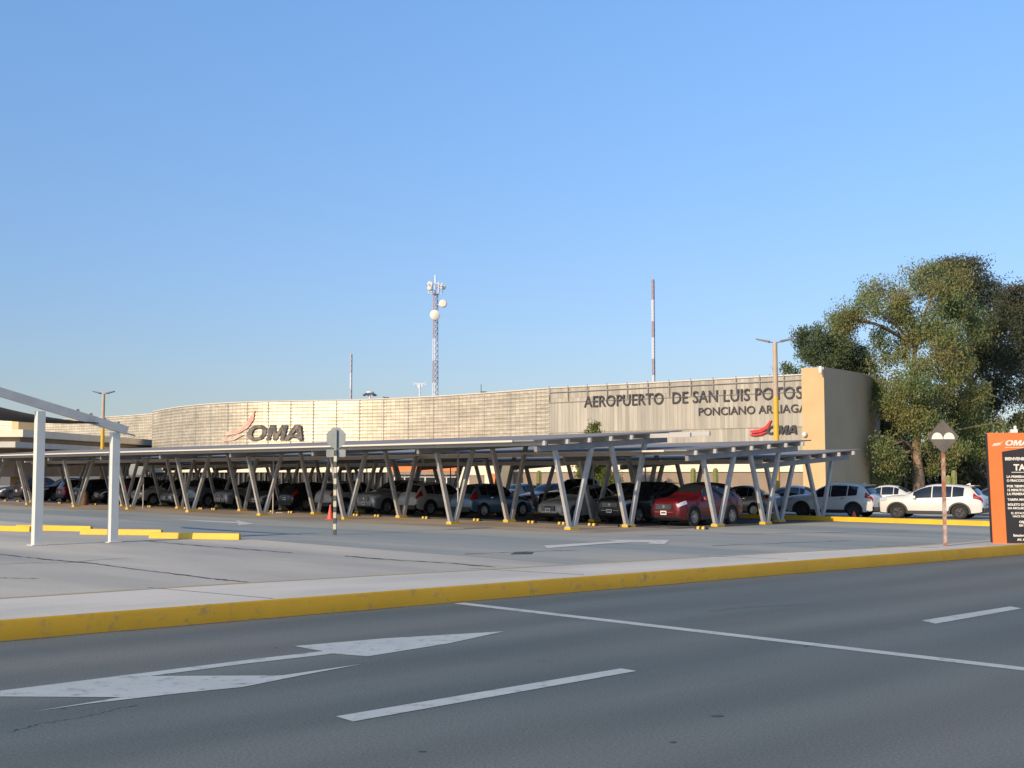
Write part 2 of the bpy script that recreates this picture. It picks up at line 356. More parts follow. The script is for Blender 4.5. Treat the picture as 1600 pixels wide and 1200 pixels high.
for i in range(len(BK) - 1):
    p, q = BK[i], BK[i + 1]
    mb.add([(p.x - D2[0] * .16, p.y - D2[1] * .16, KH + .004), (q.x - D2[0] * .16, q.y - D2[1] * .16, KH + .004), (q.x, q.y, KH + .004), (p.x, p.y, KH + .004)], [(0, 1, 2, 3)])
structure(mb.build('sidewalk_edge_line', M['yellowline'], fixn=False))
mb = MB()          # expansion joints across the walk, filled with mortar
for a in [-3, 3.2, 9.6, 16.1, 22.3, 28.6, 36, 43]:
    mb.beam(W(a, 18.95 - max(0, a - 12) * .115, KH + .002), W(a + .5, 16.2 - .02 * a, KH + .002), .02, .004)
structure(mb.build('sidewalk_joint', M['tar']))
def band(name, a0, a1, b0, b1, z, m): return up_sheet(name, [W(a0, b0), W(a1, b0), W(a1, b1), W(a0, b1)], z, m)
up_sheet('driving_lane', [W(20.9, 19.2), W(32.2, 19.2), W(48, 17.6), W(48.3, 30.6), W(32.1, 30.6), W(32.1, 150), W(21.5, 150), W(21.5, 40)], 0, M['lane'])
band('bay_apron', 32.1, 37.2, 30.6, 150, 0.004, M['ribbon'])
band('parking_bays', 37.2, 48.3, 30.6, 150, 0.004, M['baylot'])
# parking bay lines
mb = MB()
for i in range(30): 
    b = 31.6 + i * 2.43
    mb.add([W(37.3, b, .010), W(42.3, b, .010), W(42.3, b + .1, .010), W(37.3, b + .1, .010)], [(0, 1, 2, 3)])
structure(mb.build('bay_line', M['mark2']))
# tar seams from the photograph
mb = MB()
def seam(pts, wd=.06, z=.008):
    q = [G(x, y) for x, y in pts]; out = []
    for i in range(len(q) - 1):
        for k in range(10):
            t = k / 10; p = q[i].lerp(q[i + 1], t); out.append(p + Vector((random.uniform(-.03, .03), random.uniform(-.05, .05), 0)))
    out.append(q[-1]); L_ = []; R_ = []
    for i, p in enumerate(out):
        d = out[min(i + 1, len(out) - 1)] - out[max(0, i - 1)]; nrm = Vector((-d.y, d.x, 0)).normalized(); ww = wd * random.uniform(.35, 1.1)
        L_.append((p.x + nrm.x * ww, p.y + nrm.y * ww, z)); R_.append((p.x - nrm.x * ww, p.y - nrm.y * ww, z))
    mb.grid([L_, R_])
seam([(0, 866), (70, 874), (140, 880), (230, 892), (330, 904), (395, 911)], .05)
seam([(225, 845), (300, 852), (380, 858), (455, 864)], .05)
seam([(540, 869), (600, 874), (700, 880), (772, 886)], .06)
seam([(725, 866), (800, 863), (860, 861), (905, 860)], .05)
seam([(100, 880), (150, 875), (210, 872)], .03); seam([(0, 882), (40, 880), (110, 878)], .03)
seam([(890, 897), (1010, 886), (1100, 882)], .02); seam([(1110, 853), (1240, 848), (1330, 845)], .04)
seam([(0, 903), (60, 904)], .03); seam([(1000, 838), (1200, 834), (1420, 830)], .05)
structure(mb.build('tar_seam', M['tar'], fixn=True))
mb = MB(); mb.add([G(797, 866.5) + Vector((0, 0, .0095)), G(830, 866) + Vector((0, 0, .0095)), G(834, 863) + Vector((0, 0, .0095)), G(805, 863) + Vector((0, 0, .0095))], [(0, 1, 2, 3)])
structure(mb.build('manhole_patch', M['tar'], fixn=True))
# faint cracks and grit in the road, dirt gathered at the kerb foot
mb = MB()
seam([(15, 1143), (60, 1132), (130, 1120), (215, 1102)], .006, .0025); 
seam([(1110, 955), (1180, 948), (1290, 943)], .012, .0025)
structure(mb.build('road_crack', M['tar'], fixn=True))
mb = MB(); L_ = []; R_ = []
for p in FR:
    for k in range(3):
        q = p - Vector((D2[0], D2[1], 0)) * -.0; wd_ = random.uniform(.02, .11)
        L_.append((q.x, q.y, .003)); R_.append((q.x - D2[0] * wd_, q.y - D2[1] * wd_, .003)); break
mb.grid([L_, R_]); structure(mb.build('curb_dirt', noisy('kerb_grit', (.06, .055, .05), (.14, .125, .10), .95, 14.)))
for k in range(46):
    pass
mb = MB()
for (px, py, r) in ((1122, 1119, .05), (745, 1092, .025), (1052, 1160, .03), (430, 1012, .02), (1390, 905, .04), (98, 1108, .02), (1260, 1010, .03), (660, 1175, .03), (340, 970, .02)):
    c = G(px, py); n = 7; mb.add([(c.x + r * random.uniform(.6, 1.5) * math.cos(6.283 * i / n), c.y + r * random.uniform(.6, 1.2) * math.sin(6.283 * i / n), .004) for i in range(n)], [tuple(range(n))])
structure(mb.build('oil_spot', M['tar'], fixn=False))
# road paint
def paint(name, pts, m=None, z=.005, gz=0.):
    q = [G(x, y, gz) for x, y in pts]; return up_sheet(name, q, z + gz, m or M['mark'])
paint('lane_dash', [(525, 1120), (552, 1128), (995, 1049), (970, 1045)])
paint('lane_dash', [(1440, 970), (1462, 975), (1597, 951), (1578, 948)])
for a in (22.6, 28.8, 35): up_sheet('lane_dash', [W(a, 9.0), W(a + 3.1, 9.0), W(a + 3.1, 9.14), W(a, 9.14)], .005, M['mark'])
up_sheet('stop_line', [W(13.20, 15.55), W(13.43, 15.55), W(13.43, -10), W(13.20, -10)], .005, M['mark'])
# combined straight-and-side arrow
paint('arrow_marking', [(0, 1080), (225, 1052), (400, 1030), (505, 1018), (460, 1010), (600, 998), (788, 987), (700, 1006), (575, 1026), (520, 1022), (380, 1038), (235, 1057), (440, 1056), (566, 1038), (470, 1056), (380, 1074), (280, 1084), (140, 1100), (50, 1113), (190, 1090), (0, 1089)])
paint('arrow_marking', [(850, 853), (930, 848), (965, 846), (938, 844), (1047, 844), (1038, 851), (1012, 850), (1016, 848), (985, 848), (945, 850), (856, 857)], M['mark2'], .010)
paint('arrow_marking', [(262, 811), (372, 816), (368, 813), (398, 819), (372, 821), (372, 818), (330, 816)], M['mark2'], .010)
paint('lot_line', [(1400, 852.2), (1560, 849.5), (1562, 850.5), (1402, 853.4)], M['mark2'], .010) if 0 else None
# far kerb with planted strip
mb = MB(); k0 = W(48.6, 12); k1 = W(48.6, 37.2)
mb.beam(k0 + Vector((0, 0, .09)), k1 + Vector((0, 0, .09)), .28, .20)
structure(mb.build('curb', M['curb2']))
up_sheet('grass_strip', [W(48.75, 12), W(50.0, 12), W(50.0, 37), W(48.75, 37)], .012, M['grass'])
# ================================================================ CARS
def pchip(xs, ys):
    xs = np.array(xs, float); ys = np.array(ys, float); h = np.diff(xs); d = np.diff(ys) / h; m_ = np.zeros(len(xs))
    m_[0] = d[0]; m_[-1] = d[-1]
    for i in range(1, len(xs) - 1):
        if d[i - 1] * d[i] > 0: w1 = 2 * h[i] + h[i - 1]; w2 = h[i] + 2 * h[i - 1]; m_[i] = (w1 + w2) / (w1 / d[i - 1] + w2 / d[i])
    def f(x):
        i = int(min(max(np.searchsorted(xs, x) - 1, 0), len(h) - 1)); t = (x - xs[i]) / h[i]; t = min(max(t, 0), 1)
        return ((1 + 2 * t) * (1 - t) ** 2 * ys[i] + t * (1 - t) ** 2 * h[i] * m_[i] + t * t * (3 - 2 * t) * ys[i + 1] + t * t * (t - 1) * h[i] * m_[i + 1])
    return f
M['c_glass'] = mat('car_glass', (.012, .016, .02), .04, 0, .8)
M['c_black'] = mat('car_black_trim', (.015, .015, .016), .45)
M['c_chrome'] = mat('chrome_trim', (.6, .6, .6), .15, 1.)
M['c_lamp'] = mat('headlamp', (.62, .64, .66), .08, .3, .8)
M['c_tail'] = mat('tail_lamp_red', (.30, .012, .012), .15, 0, .6)
M['c_plate'] = noisy('licence_plate', (.60, .60, .57), (.66, .66, .63), .5, 9)
M['c_rim'] = mat('alloy_rim', (.50, .50, .50), .3, .8)
M['c_rimd'] = mat('dark_alloy_rim', (.06, .06, .065), .35, .6)
M['c_tyre'] = mat('tyre_rubber', (.02, .02, .02), .85)
# stations: s, zb(bottom), zs(shoulder), zt(top), ws(half width), wt(half width at top)
CARS = {
 'suv': dict(L=4.62, r=.36, wb=(.93, 3.63), st=[(0, .40, .74, .92, .66, .56), (.05, .29, .80, 1.0, .82, .70), (.3, .22, .89, 1.07, .90, .78), (.75, .21, .95, 1.12, .92, .79), (1.2, .21, .98, 1.16, .925, .78), (1.38, .21, .98, 1.23, .925, .72), (1.75, .21, .98, 1.46, .925, .66), (2.15, .21, .99, 1.63, .925, .63), (2.6, .21, 1.0, 1.70, .925, .635), (3.3, .22, 1.04, 1.68, .925, .625), (3.9, .23, 1.10, 1.60, .915, .60), (4.12, .24, 1.11, 1.53, .90, .59), (4.40, .27, 1.07, 1.20, .87, .68), (4.52, .30, 1.0, 1.12, .85, .69), (4.60, .36, .80, 1.02, .80, .67), (4.62, .42, .76, .95, .75, .62)],
             ws=(1.42, 2.12), rw=(4.10, 4.42), side=[(1.62, 2.42), (2.47, 3.28), (3.33, 3.80)], hood=1.2, clad=True, rack=True),
 'crossover': dict(L=4.42, r=.355, wb=(.90, 3.50), st=[(0, .38, .70, .86, .64, .54), (.05, .27, .76, .94, .80, .68), (.30, .20, .85, 1.02, .885, .76), (.8, .20, .91, 1.07, .90, .77), (1.15, .20, .94, 1.11, .905, .77), (1.32, .2, .95, 1.20, .905, .70), (1.7, .2, .95, 1.43, .905, .64), (2.05, .2, .97, 1.56, .905, .61), (2.6, .2, .99, 1.61, .905, .61), (3.2, .21, 1.02, 1.59, .90, .60), (3.75, .22, 1.05, 1.52, .89, .58), (4.02, .24, 1.05, 1.40, .87, .59), (4.24, .27, 1.0, 1.15, .84, .66), (4.34, .32, .92, 1.02, .82, .66), (4.40, .38, .80, .94, .78, .62), (4.42, .42, .74, .88, .72, .58)],
             ws=(1.36, 2.02), rw=(3.92, 4.26), side=[(1.56, 2.35), (2.40, 3.18), (3.23, 3.72)], hood=1.15, clad=True, rack=False),
 'sedan': dict(L=4.55, r=.325, wb=(.88, 3.50), st=[(0, .36, .56, .66, .60, .50), (.07, .24, .62, .74, .76, .64), (.35, .18, .74, .84, .85, .72), (.85, .17, .82, .92, .875, .74), (1.3, .17, .87, .97, .88, .74), (1.5, .17, .88, 1.06, .88, .68), (1.9, .17, .89, 1.29, .88, .61), (2.3, .17, .90, 1.41, .88, .58), (2.75, .17, .91, 1.455, .88, .58), (3.2, .18, .93, 1.42, .875, .57), (3.55, .19, .95, 1.28, .87, .57), (3.95, .20, .97, 1.09, .86, .66), (4.25, .22, .97, 1.07, .84, .70), (4.42, .26, .93, 1.05, .82, .68), (4.52, .32, .78, .98, .78, .66), (4.55, .38, .70, .90, .74, .62)],
             ws=(1.52, 2.22), rw=(3.38, 3.90), side=[(1.74, 2.42), (2.47, 3.12), (3.16, 3.42)], hood=1.3, clad=False, rack=False),
 'hatch': dict(L=4.15, r=.33, wb=(.85, 3.38), st=[(0, .36, .58, .68, .58, .50), (.07, .24, .65, .77, .74, .62), (.35, .19, .77, .88, .84, .72), (.8, .18, .86, .97, .865, .73), (1.1, .18, .90, 1.03, .87, .73), (1.3, .18, .91, 1.13, .87, .68), (1.7, .18, .92, 1.37, .87, .62), (2.1, .18, .94, 1.50, .87, .60), (2.7, .18, .96, 1.53, .87, .60), (3.3, .19, .99, 1.50, .865, .595), (3.66, .20, 1.0, 1.44, .86, .58), (3.84, .22, 1.0, 1.30, .85, .59), (4.0, .25, .97, 1.10, .83, .64), (4.08, .30, .90, 1.0, .81, .65), (4.13, .36, .78, .92, .78, .62), (4.15, .42, .72, .86, .72, .58)],
             ws=(1.34, 2.06), rw=(3.68, 4.0), side=[(1.55, 2.28), (2.33, 3.05), (3.10, 3.52)], hood=1.1, clad=False, rack=False),
 'pickup': dict(L=5.2, r=.38, wb=(.95, 4.10), st=[(0, .46, .74, .90, .62, .56), (.07, .34, .84, 1.0, .80, .72), (.35, .30, .95, 1.08, .90, .78), (.9, .30, 1.02, 1.15, .92, .78), (1.3, .30, 1.05, 1.19, .925, .78), (1.5, .3, 1.05, 1.30, .925, .72), (1.85, .3, 1.06, 1.58, .925, .66), (2.15, .3, 1.07, 1.74, .925, .64), (2.7, .3, 1.08, 1.79, .925, .64), (3.2, .3, 1.09, 1.77, .925, .64), (3.45, .3, 1.09, 1.70, .925, .64), (3.56, .3, 1.09, 1.24, .925, .84), (3.62, .3, 1.09, 1.17, .925, .87), (4.4, .32, 1.1, 1.18, .925, .87), (5.08, .36, 1.1, 1.18, .91, .86), (5.18, .42, .95, 1.14, .88, .84), (5.2, .46, .92, 1.1, .86, .82)],
             ws=(1.50, 2.12), rw=(3.46, 3.56), side=[(1.72, 2.45), (2.50, 3.30)], hood=1.3, clad=True, rack=False),
}
def ringf(c):
    xs = [t[0] for t in c['st']]; fz = [pchip(xs, [t[k] for t in c['st']]) for k in range(1, 6)]
    def ring(s):
        zb, zs, zt, ws, wt = [f(s) for f in fz]
        pts = [(0, zb), (ws * .84, zb), (ws * .965, zb + .05), (ws, zb + (zs - zb) * .45), (ws * .993, zs - (zs - zb) * .18), (ws * .955, zs)]
        top = (wt, zt - min(.07, (zt - zs) * .35)); a = pts[-1]
        mid = ((a[0] + top[0]) / 2 + .025 * min(1, (zt - zs) / .4), (a[1] + top[1]) / 2)
        pts += [mid, top, (wt * .84, zt - .012), (wt * .45, zt + .012), (0, zt + .02)]
        return pts
    return ring
def surf(ring, s, u):
    p = ring(s); u = min(max(u, 0), len(p) - 1.0001); i = int(u); t = u - i
    return (p[i][0] * (1 - t) + p[i + 1][0] * t, p[i][1] * (1 - t) + p[i + 1][1] * t)
def make_car(kind, name):
    """returns dict part -> list of (mesh, local loc, scale) ; local +x is the nose, origin on the ground under the middle"""
    c = CARS[kind]; ring = ringf(c); L_ = c['L']; P = []
    X = lambda s: L_ / 2 - s
    ss = sorted(set([round(v, 3) for v in list(np.linspace(0, L_, 56))] + [.02, .07, L_ - .02, L_ - .05]))
    mb = MB(); rows = []
    for s in ss:
        p = ring(s); rows.append([(X(s), -y, z) for y, z in p] + [(X(s), y, z) for y, z in p[-2:0:-1]])
    n = len(rows[0]); vs = [q for r in rows for q in r]; fs = []
    for i in range(len(rows) - 1):
        for k in range(n): k2 = (k + 1) % n; fs.append((i * n + k, i * n + k2, (i + 1) * n + k2, (i + 1) * n + k))
    fs.append(tuple(range(n))); fs.append(tuple((len(rows) - 1) * n + k for k in range(n))[::-1]); mb.add(vs, fs)
    body = mb.build('body', [M['white'], M['c_black']], smooth=None)
    cut = MB()
    for s in c['wb']:
        for sd_ in (-1, 1):
            cut.lathe([(c['r'] + .055, -.17), (c['r'] + .055, .17)], (X(s), sd_ * .86, c['r'] - .01), 'y', 28)
    cu = cut.build('cutter', M['c_black'])
    md = body.modifiers.new('b', 'BOOLEAN'); md.object = cu; md.operation = 'DIFFERENCE'; md.solver = 'EXACT'
    dg = bpy.context.evaluated_depsgraph_get(); me = bpy.data.meshes.new_from_object(body.evaluated_get(dg))
    bpy.data.objects.remove(body); bpy.data.objects.remove(cu)
    me.materials.clear(); me.materials.append(M['white']); me.materials.append(M['c_black'])
    for f in me.polygons:
        ce = f.center; bl = 0
        for s in c['wb']:
            dr = math.hypot(ce.x - X(s), ce.z - (c['r'] - .01))
            if dr < c['r'] + .052 and abs(ce.y) < .93: bl = 1
        if ce.z < ring(min(max(L_ / 2 - ce.x, 0), L_))[0][1] + (.14 if c['clad'] else .05): bl = 1
        f.material_index = bl
    me.shade_smooth(); me.set_sharp_from_angle(angle=R(38)); P.append(('body', me, None, 'paint'))
    def patch(s0, s1, u0, u1, side, off=.006, ns=8, nu=4, fu=None):
        rows = []
        for i in range(ns + 1):
            s = s0 + (s1 - s0) * i / ns; r = []
            for j in range(nu + 1):
                u = u0 + (u1 - u0) * j / nu
                y, z = surf(ring, s, u)
                y1, z1 = surf(ring, s, u + .05); y0, z0 = surf(ring, s, u - .05)
                e = .02; ya, za = surf(ring, min(s + e, L_), u); yb, zb_ = surf(ring, max(s - e, 0), u)
                t1 = Vector((0, y1 - y0, z1 - z0)); t2 = Vector((-(min(s + e, L_) - max(s - e, 0)), ya - yb, za - zb_)); nn = t2.cross(t1)
                if nn.length > 1e-9: nn.normalize()
                if nn.y < 0 and abs(nn.y) > .02: nn = -nn
                elif nn.z < 0 and abs(nn.y) <= .02: nn = -nn
                r.append((X(s) + nn.x * off, side * (y + nn.y * off), z + nn.z * off))
            rows.append(r)
        return rows
    def both(s0, s1, u0, off=.006):      # full-width patch over the top
        rows = []
        a = patch(s0, s1, u0, 9.95, -1, off, 8, 8); b = patch(s0, s1, u0, 9.95, 1, off, 8, 8)
        return [x + y[::-1] for x, y in zip(a, b)]
    for (s0, s1) in c['side']:
        for sd_ in (-1, 1):
            P.append(('side_window', MB().grid(patch(s0, s1, 5.12, 6.93, sd_)).mesh('side_window', M['c_glass'], 60), None, None))
    P.append(('windshield', MB().grid(both(c['ws'][0], c['ws'][1], 7.25)).mesh('windshield', M['c_glass'], 60), None, None))
    P.append(('rear_window', MB().grid(both(c['rw'][0], c['rw'][1], 7.2)).mesh('rear_window', M['c_glass'], 60), None, None))
    for sd_ in (-1, 1):
        P.append(('headlight', MB().grid(patch(.03, .46, 4.55, 6.3, sd_, .008)).mesh('headlight', M['c_lamp'], 60), None, None))
        tl = (4.3, 6.2) if kind in ('suv', 'sedan', 'crossover') else (4.0, 6.4)
        P.append(('tail_light', MB().grid(patch(L_ - .42, L_ - .035, tl[0], tl[1], sd_, .008)).mesh('tail_light', M['c_tail'], 60), None, None))
        mir = MB(); mx = X(c['ws'][0] + .28); wy = sd_ * (ringf(c)(c['ws'][0] + .28)[5][0] + .08); mz = ring(c['ws'][0] + .28)[5][1] + .08
        mir.box((mx, wy, mz), (.14, .17, .13), 0, 0, .85); P.append(('side_mirror', mir.mesh('side_mirror', M['white']), None, 'paint'))
        for s in (c['side'][0][1] - .18, c['side'][1][1] - .18):
            y, z = surf(ring, s, 4.6); hd = MB(); hd.box((X(s), sd_ * (y + .015), z), (.16, .03, .03))
            P.append(('door_handle', hd.mesh('door_handle', M['c_chrome']), None, None))
    z0 = ring(0)[5][1]
    hf = c['st'][0]
    g = MB(); g.box((X(0) + .004, 0, (hf[2] + hf[3]) / 2 - .06), (.03, hf[4] * 1.45, .20)); 
    for k in range(4): g.box((X(0) + .022, 0, (hf[2] + hf[3]) / 2 - .13 + k * .045), (.012, hf[4] * 1.35, .012), 0, 1)
    g.lathe([(.001, 0), (.065, 0), (.065, .02), (.001, .02)], (X(0) + .015, 0, (hf[2] + hf[3]) / 2 - .05), 'x', 14, 1)
    P.append(('grille', g.mesh('grille', [M['c_black'], M['c_chrome']]), None, None))
    b = MB(); b.grid([[(X(s) + .012, sgn * 0, 0) for s in (0,)] * 2] * 2) if 0 else None
    b = MB(); b.box((X(.085), 0, hf[1] + .05), (.16, 1.12, .17), 0, 0); b.box((X(.0) + .008, 0, hf[1] + .145), (.012, 1.0, .018), 0, 1)
    P.append(('bumper', b.mesh('bumper', [M['c_black'], M['c_chrome']]), None, None))
    b = MB(); b.box((X(L_ - .07), 0, hf[1] + .03), (.20, 1.45, .20))
    P.append(('bumper', b.mesh('bumper', M['c_black']), None, None))
    for sgn, xx in ((1, X(0) + .045), (-1, X(L_) - .035)):
        pl = MB(); zz = hf[1] + (.12 if sgn > 0 else .30); pl.box((xx, 0, zz), (.012, .33, .15)); pl.box((xx + sgn * .008, 0, zz), (.004, .24, .05), 0, 1)
        P.append(('license_plate', pl.mesh('license_plate', [M['c_plate'], M['c_black']]), None, None))
    if kind == 'suv':
        f = MB(); f.add([(X(3.75), -.012, 1.685), (X(3.95), -.012, 1.665), (X(3.93), 0, 1.765), (X(3.75), .012, 1.685), (X(3.95), .012, 1.665)], [(0, 1, 2), (3, 4, 2), (0, 2, 3), (1, 4, 2)])
        P.append(('roof_antenna', f.mesh('roof_antenna', M['white']), None, 'paint'))
        sp = MB(); sp.box((X(4.12), 0, 1.635), (.22, 1.16, .035)); P.append(('rear_spoiler', sp.mesh('rear_spoiler', M['white']), None, 'paint'))
    ex = MB(); zt = .36 if c['clad'] else .28
    for sd_ in (-1, 1): ex.beam((X(c['wb'][0] + c['r'] + .1), sd_ * .915, zt - .05), (X(c['wb'][1] - c['r'] - .1), sd_ * .915, zt - .05), .05, .15 if c['clad'] else .08)
    P.append(('sill_trim', ex.mesh('sill_trim', M['c_black']), None, None))
    if c['clad']:
        for s in c['wb']:
            for sd_ in (-1, 1):
                tr_ = MB(); rows = []; ri, ro = c['r'] + .035, c['r'] + .115
                for k in range(19):
                    an = R(-14 + 208 * k / 18); cz = c['r'] - .01; ca, sa = math.cos(an), math.sin(an); row = []
                    for rr, dy in ((ri, -.05), (ri, .016), (ro, .012), (ro, -.03)):
                        z = max(cz + rr * sa, .24); hw_ = surf(ring, s, 3.)[0] * .995; row.append((X(s) + rr * ca, sd_ * (hw_ + dy), z))
                    rows.append(row)
                P.append(('wheel_arch_trim', tr_.grid(rows).mesh('wheel_arch_trim', M['c_black'], 40), None, None))
    r = c['r']
    tm = MB().lathe([(r * .66, -.10), (r * .93, -.11), (r, -.08), (r, .08), (r * .93, .11), (r * .66, .10), (r * .62, 0.06), (r * .62, -.06), (r * .66, -.10)], (0, 0, 0), 'y', 28).mesh('wheel', M['c_tyre'], 40)
    rm = MB(); rm.lathe([(r * .67, .02), (r * .67, .085), (r * .60, .075), (r * .60, .03)], (0, 0, 0), 'y', 28)
    for k in range(5):
        for dlt in (-.11, .11):
            t = 2 * PI * k / 5 + dlt; t2 = 2 * PI * k / 5 + dlt * 1.9
            rm.beam((.04 * math.cos(t), .07, .04 * math.sin(t)), (r * .62 * math.cos(t2 * 1), .07, r * .62 * math.sin(t2)), .028, .03, (0, 1, 0))
    rm.lathe([(.001, .055), (.055, .055), (.055, .09), (.001, .095)], (0, 0, 0), 'y', 14)
    rm.lathe([(.001, -.02), (r * .62, -.02), (r * .62, 0)], (0, 0, 0), 'y', 20, 1)
    rmm = rm.mesh('rim', [M['c_rim'], M['c_black']])
    WH = [(X(s), sd_, r) for s in c['wb'] for sd_ in (-1, 1)]
    return dict(kind=kind, parts=P, wheels=WH, tyre=tm, rim=rmm, wy=.80)
PROTO = {k: make_car(k, k) for k in CARS}
PAINT = {}
def paint_mat(key, col, rough=.3, metal=0., coat=.8):
    if key not in PAINT: PAINT[key] = noisy('car_paint_' + key, tuple(c * .92 for c in col), col, rough, 1.2, metal=metal, coat=coat * .6)
    return PAINT[key]
PC = dict(white=(.62, .62, .59), silver=(.30, .31, .32), black=(.012, .012, .014), red=(.125, .004, .012), darkred=(.16, .012, .03), blue=(.10, .18, .27), grey=(.10, .105, .115), beige=(.40, .39, .36), navy=(.02, .03, .06), bluegrey=(.16, .22, .28))  # beige is white car paint darkened to put carport shade into the colour
SLOT = {'suv': 'parked_suv', 'crossover': 'parked_crossover', 'sedan': 'parked_sedan', 'hatch': 'parked_hatchback', 'pickup': 'parked_pickup'}
def car(kind, col, loc, rz, label, group='cars parked in the airport lot', rim='light', scale=(1, 1, 1), simple=False):
    pr = PROTO[kind]; t = thing(SLOT[kind], label, {'suv': 'suv', 'crossover': 'car', 'sedan': 'car', 'hatch': 'car', 'pickup': 'pickup truck'}[kind], loc, rz, group)
    t.scale = scale
    pm = paint_mat(col, PC[col], metal=.35 if col in ('silver', 'grey', 'bluegrey', 'blue', 'red', 'darkred') else 0.)
    for nm, me, _, p in pr['parts']:
        if simple and nm in ('door_handle', 'roof_antenna'): continue
        o = link_mesh(nm, me, t)
        if p == 'paint':
            o.material_slots[0].link = 'OBJECT'; o.material_slots[0].material = pm
    for x, sd_, r in pr['wheels']:
        wl = link_mesh('wheel', pr['tyre'], t); wl.location = (x, sd_ * pr['wy'], r)
        if sd_ < 0: wl.rotation_euler = (0, 0, PI)
        rmo = link_mesh('rim', pr['rim'], wl)
        if rim == 'dark': rmo.material_slots[0].link = 'OBJECT'; rmo.material_slots[0].material = M['c_rimd']
    return t
def ona_b(px, a): return a * math.tan(TH - math.atan((px - 800) / 1955))
def bay(kind, col, face, px, a, label, hw=.88, half=2.2, **k):
    """car whose left-in-photo end corner shows at px; nose/tail plane at distance a"""
    b = ona_b(px, a) - hw; 
    if b < 0: return
    return car(kind, col, W(a + half, b), ROT + (PI if face == 'in' else 0), label, **k)
SH = (.94, .96, 1.03)
bay('crossover', 'red', 'in', 1011, 38.6, 'glossy red crossover with black wheel arches parked nose out under the end of the carports', scale=(.95, .95, 1.08), half=2.1)
bay('suv', 'black', 'in', 929, 38.9, 'black suv parked nose out between the red crossover and the white sedan', scale=SH, half=2.15)
bay('sedan', 'beige', 'in', 835, 38.4, 'white sedan parked nose out beside the empty bay, left of the black suv', scale=(.95, .97, 1.08), half=2.15)
bay('hatch', 'blue', 'out', 700, 38.9, 'blue hatchback parked tail out, right of the pale coupe-backed car', scale=(1.0, .98, 1.05), half=2.1)
bay('crossover', 'beige', 'out', 618, 39.0, 'pale grey sloping-back crossover parked tail out beside the blue hatchback', scale=SH, half=2.1)
bay('suv', 'silver', 'in', 553, 39.0, 'silver grey suv with wide barred grille parked nose out behind the traffic cone bay', scale=SH)
bay('suv', 'beige', 'out', 489, 39.0, 'white suv parked tail out behind the octagonal sign post', scale=(.94, .97, 1.0))
bay('crossover', 'black', 'out', 430, 39.0, 'black crossover with chrome window strip parked tail out left of the white suv', scale=(.95, .95, 1.0))
bay('sedan', 'grey', 'in', 385, 39.2, 'dark grey car parked nose out between the black crossover and a white suv', scale=(.95, .95, 1.08))
bay('suv', 'silver', 'in', 331, 38.8, 'white suv with black lower grille parked nose out beside the boxy silver suv', scale=(.94, .95, .98))  # white body in the darker silver, carport shade put into the paint
bay('suv', 'bluegrey', 'out', 283, 38.8, 'tall boxy silver suv parked tail out, third bay from the pickup', scale=(.94, .98, 1.08))
bay('sedan', 'silver', 'in', 247, 38.8, 'light silver sedan parked nose out behind crossing carport legs', scale=(.95, .95, 1.1))
bay('pickup', 'beige', 'in', 206, 38.8, 'pale pickup parked nose out beside the black van-like suv', scale=(.9, .95, .95))
bay('suv', 'black', 'out', 178, 38.8, 'large black suv parked tail out behind the right white shade post', scale=(.95, .98, 1.1))
bay('sedan', 'black', 'in', 143, 38.8, 'black sedan parked nose out just behind the brown barrel', scale=(.95, .95, 1.12))
bay('suv', 'navy', 'out', 112, 38.8, 'dark navy suv parked left of the brown barrel', scale=(.95, .95, 1.0))
bay('hatch', 'darkred', 'out', 82, 38.8, 'dark red hatchback parked tail out between two black suvs at the left', scale=(.95, .98, 1.1))
bay('crossover', 'black', 'in', 52, 38.8, 'black crossover mostly hidden behind the left white shade post', scale=(.95, .98, 1.1))
bay('suv', 'black', 'out', 20, 38.8, 'black suv parked tail out with its red tail lamps showing at far left', scale=(.95, .98, 1.08))
bay('sedan', 'grey', 'in', -12, 38.8, 'dark grey sedan cut by the left edge of the photograph', scale=(.95, .98, 1.1))
# second row
bay('pickup', 'black', 'in', 838, 46.3, 'black pickup parked in the second row behind the white sedan', scale=(.95, .95, 1.03), half=2.4)
bay('crossover', 'blue', 'in', 905, 45.3, 'dark blue car parked in the second row behind the black suv', scale=(1, 1, 1.03))
bay('hatch', 'red', 'in', 800, 50.5, 'red hatchback seen through the empty bay beyond the blue hatchback')
bay('sedan', 'silver', 'out', 772, 54, 'silver sedan far behind the blue hatchback')
# row beside the far kerb
def side_car(kind, col, px, dep, az, label, **k): return car(kind, col, Vector(((px - 800) / 1955 * dep, dep, 0)), R(90 - az), label, **k)
side_car('suv', 'white', 1457, 59.5, -57, 'white suv with dark alloy wheels parked behind the yellow kerb left of the orange board', rim='dark', scale=(1.06, .95, .94))
side_car('suv', 'white', 1303, 61.5, -53, 'white suv parked behind the yellow kerb in front of the ochre tower', rim='dark', scale=(.98, .95, .95))
side_car('sedan', 'white', 1229, 64.5, -62, 'white sedan parked tail behind the white suv near the tall yellow lamp post', scale=(.95, .95, 1.02))
side_car('sedan', 'silver', 1152, 62.0, -60, 'silver sedan whose tail shows behind the red crossover', scale=(.9, .95, 1.04))
side_car('sedan', 'white', 1376, 70, -62, 'white sedan in the gap between the two white suvs', scale=(.95, 1, 1))
side_car('hatch', 'silver', 1553, 63.0, -62, 'silver car half hidden behind the orange price board', scale=(1, 1, 1))
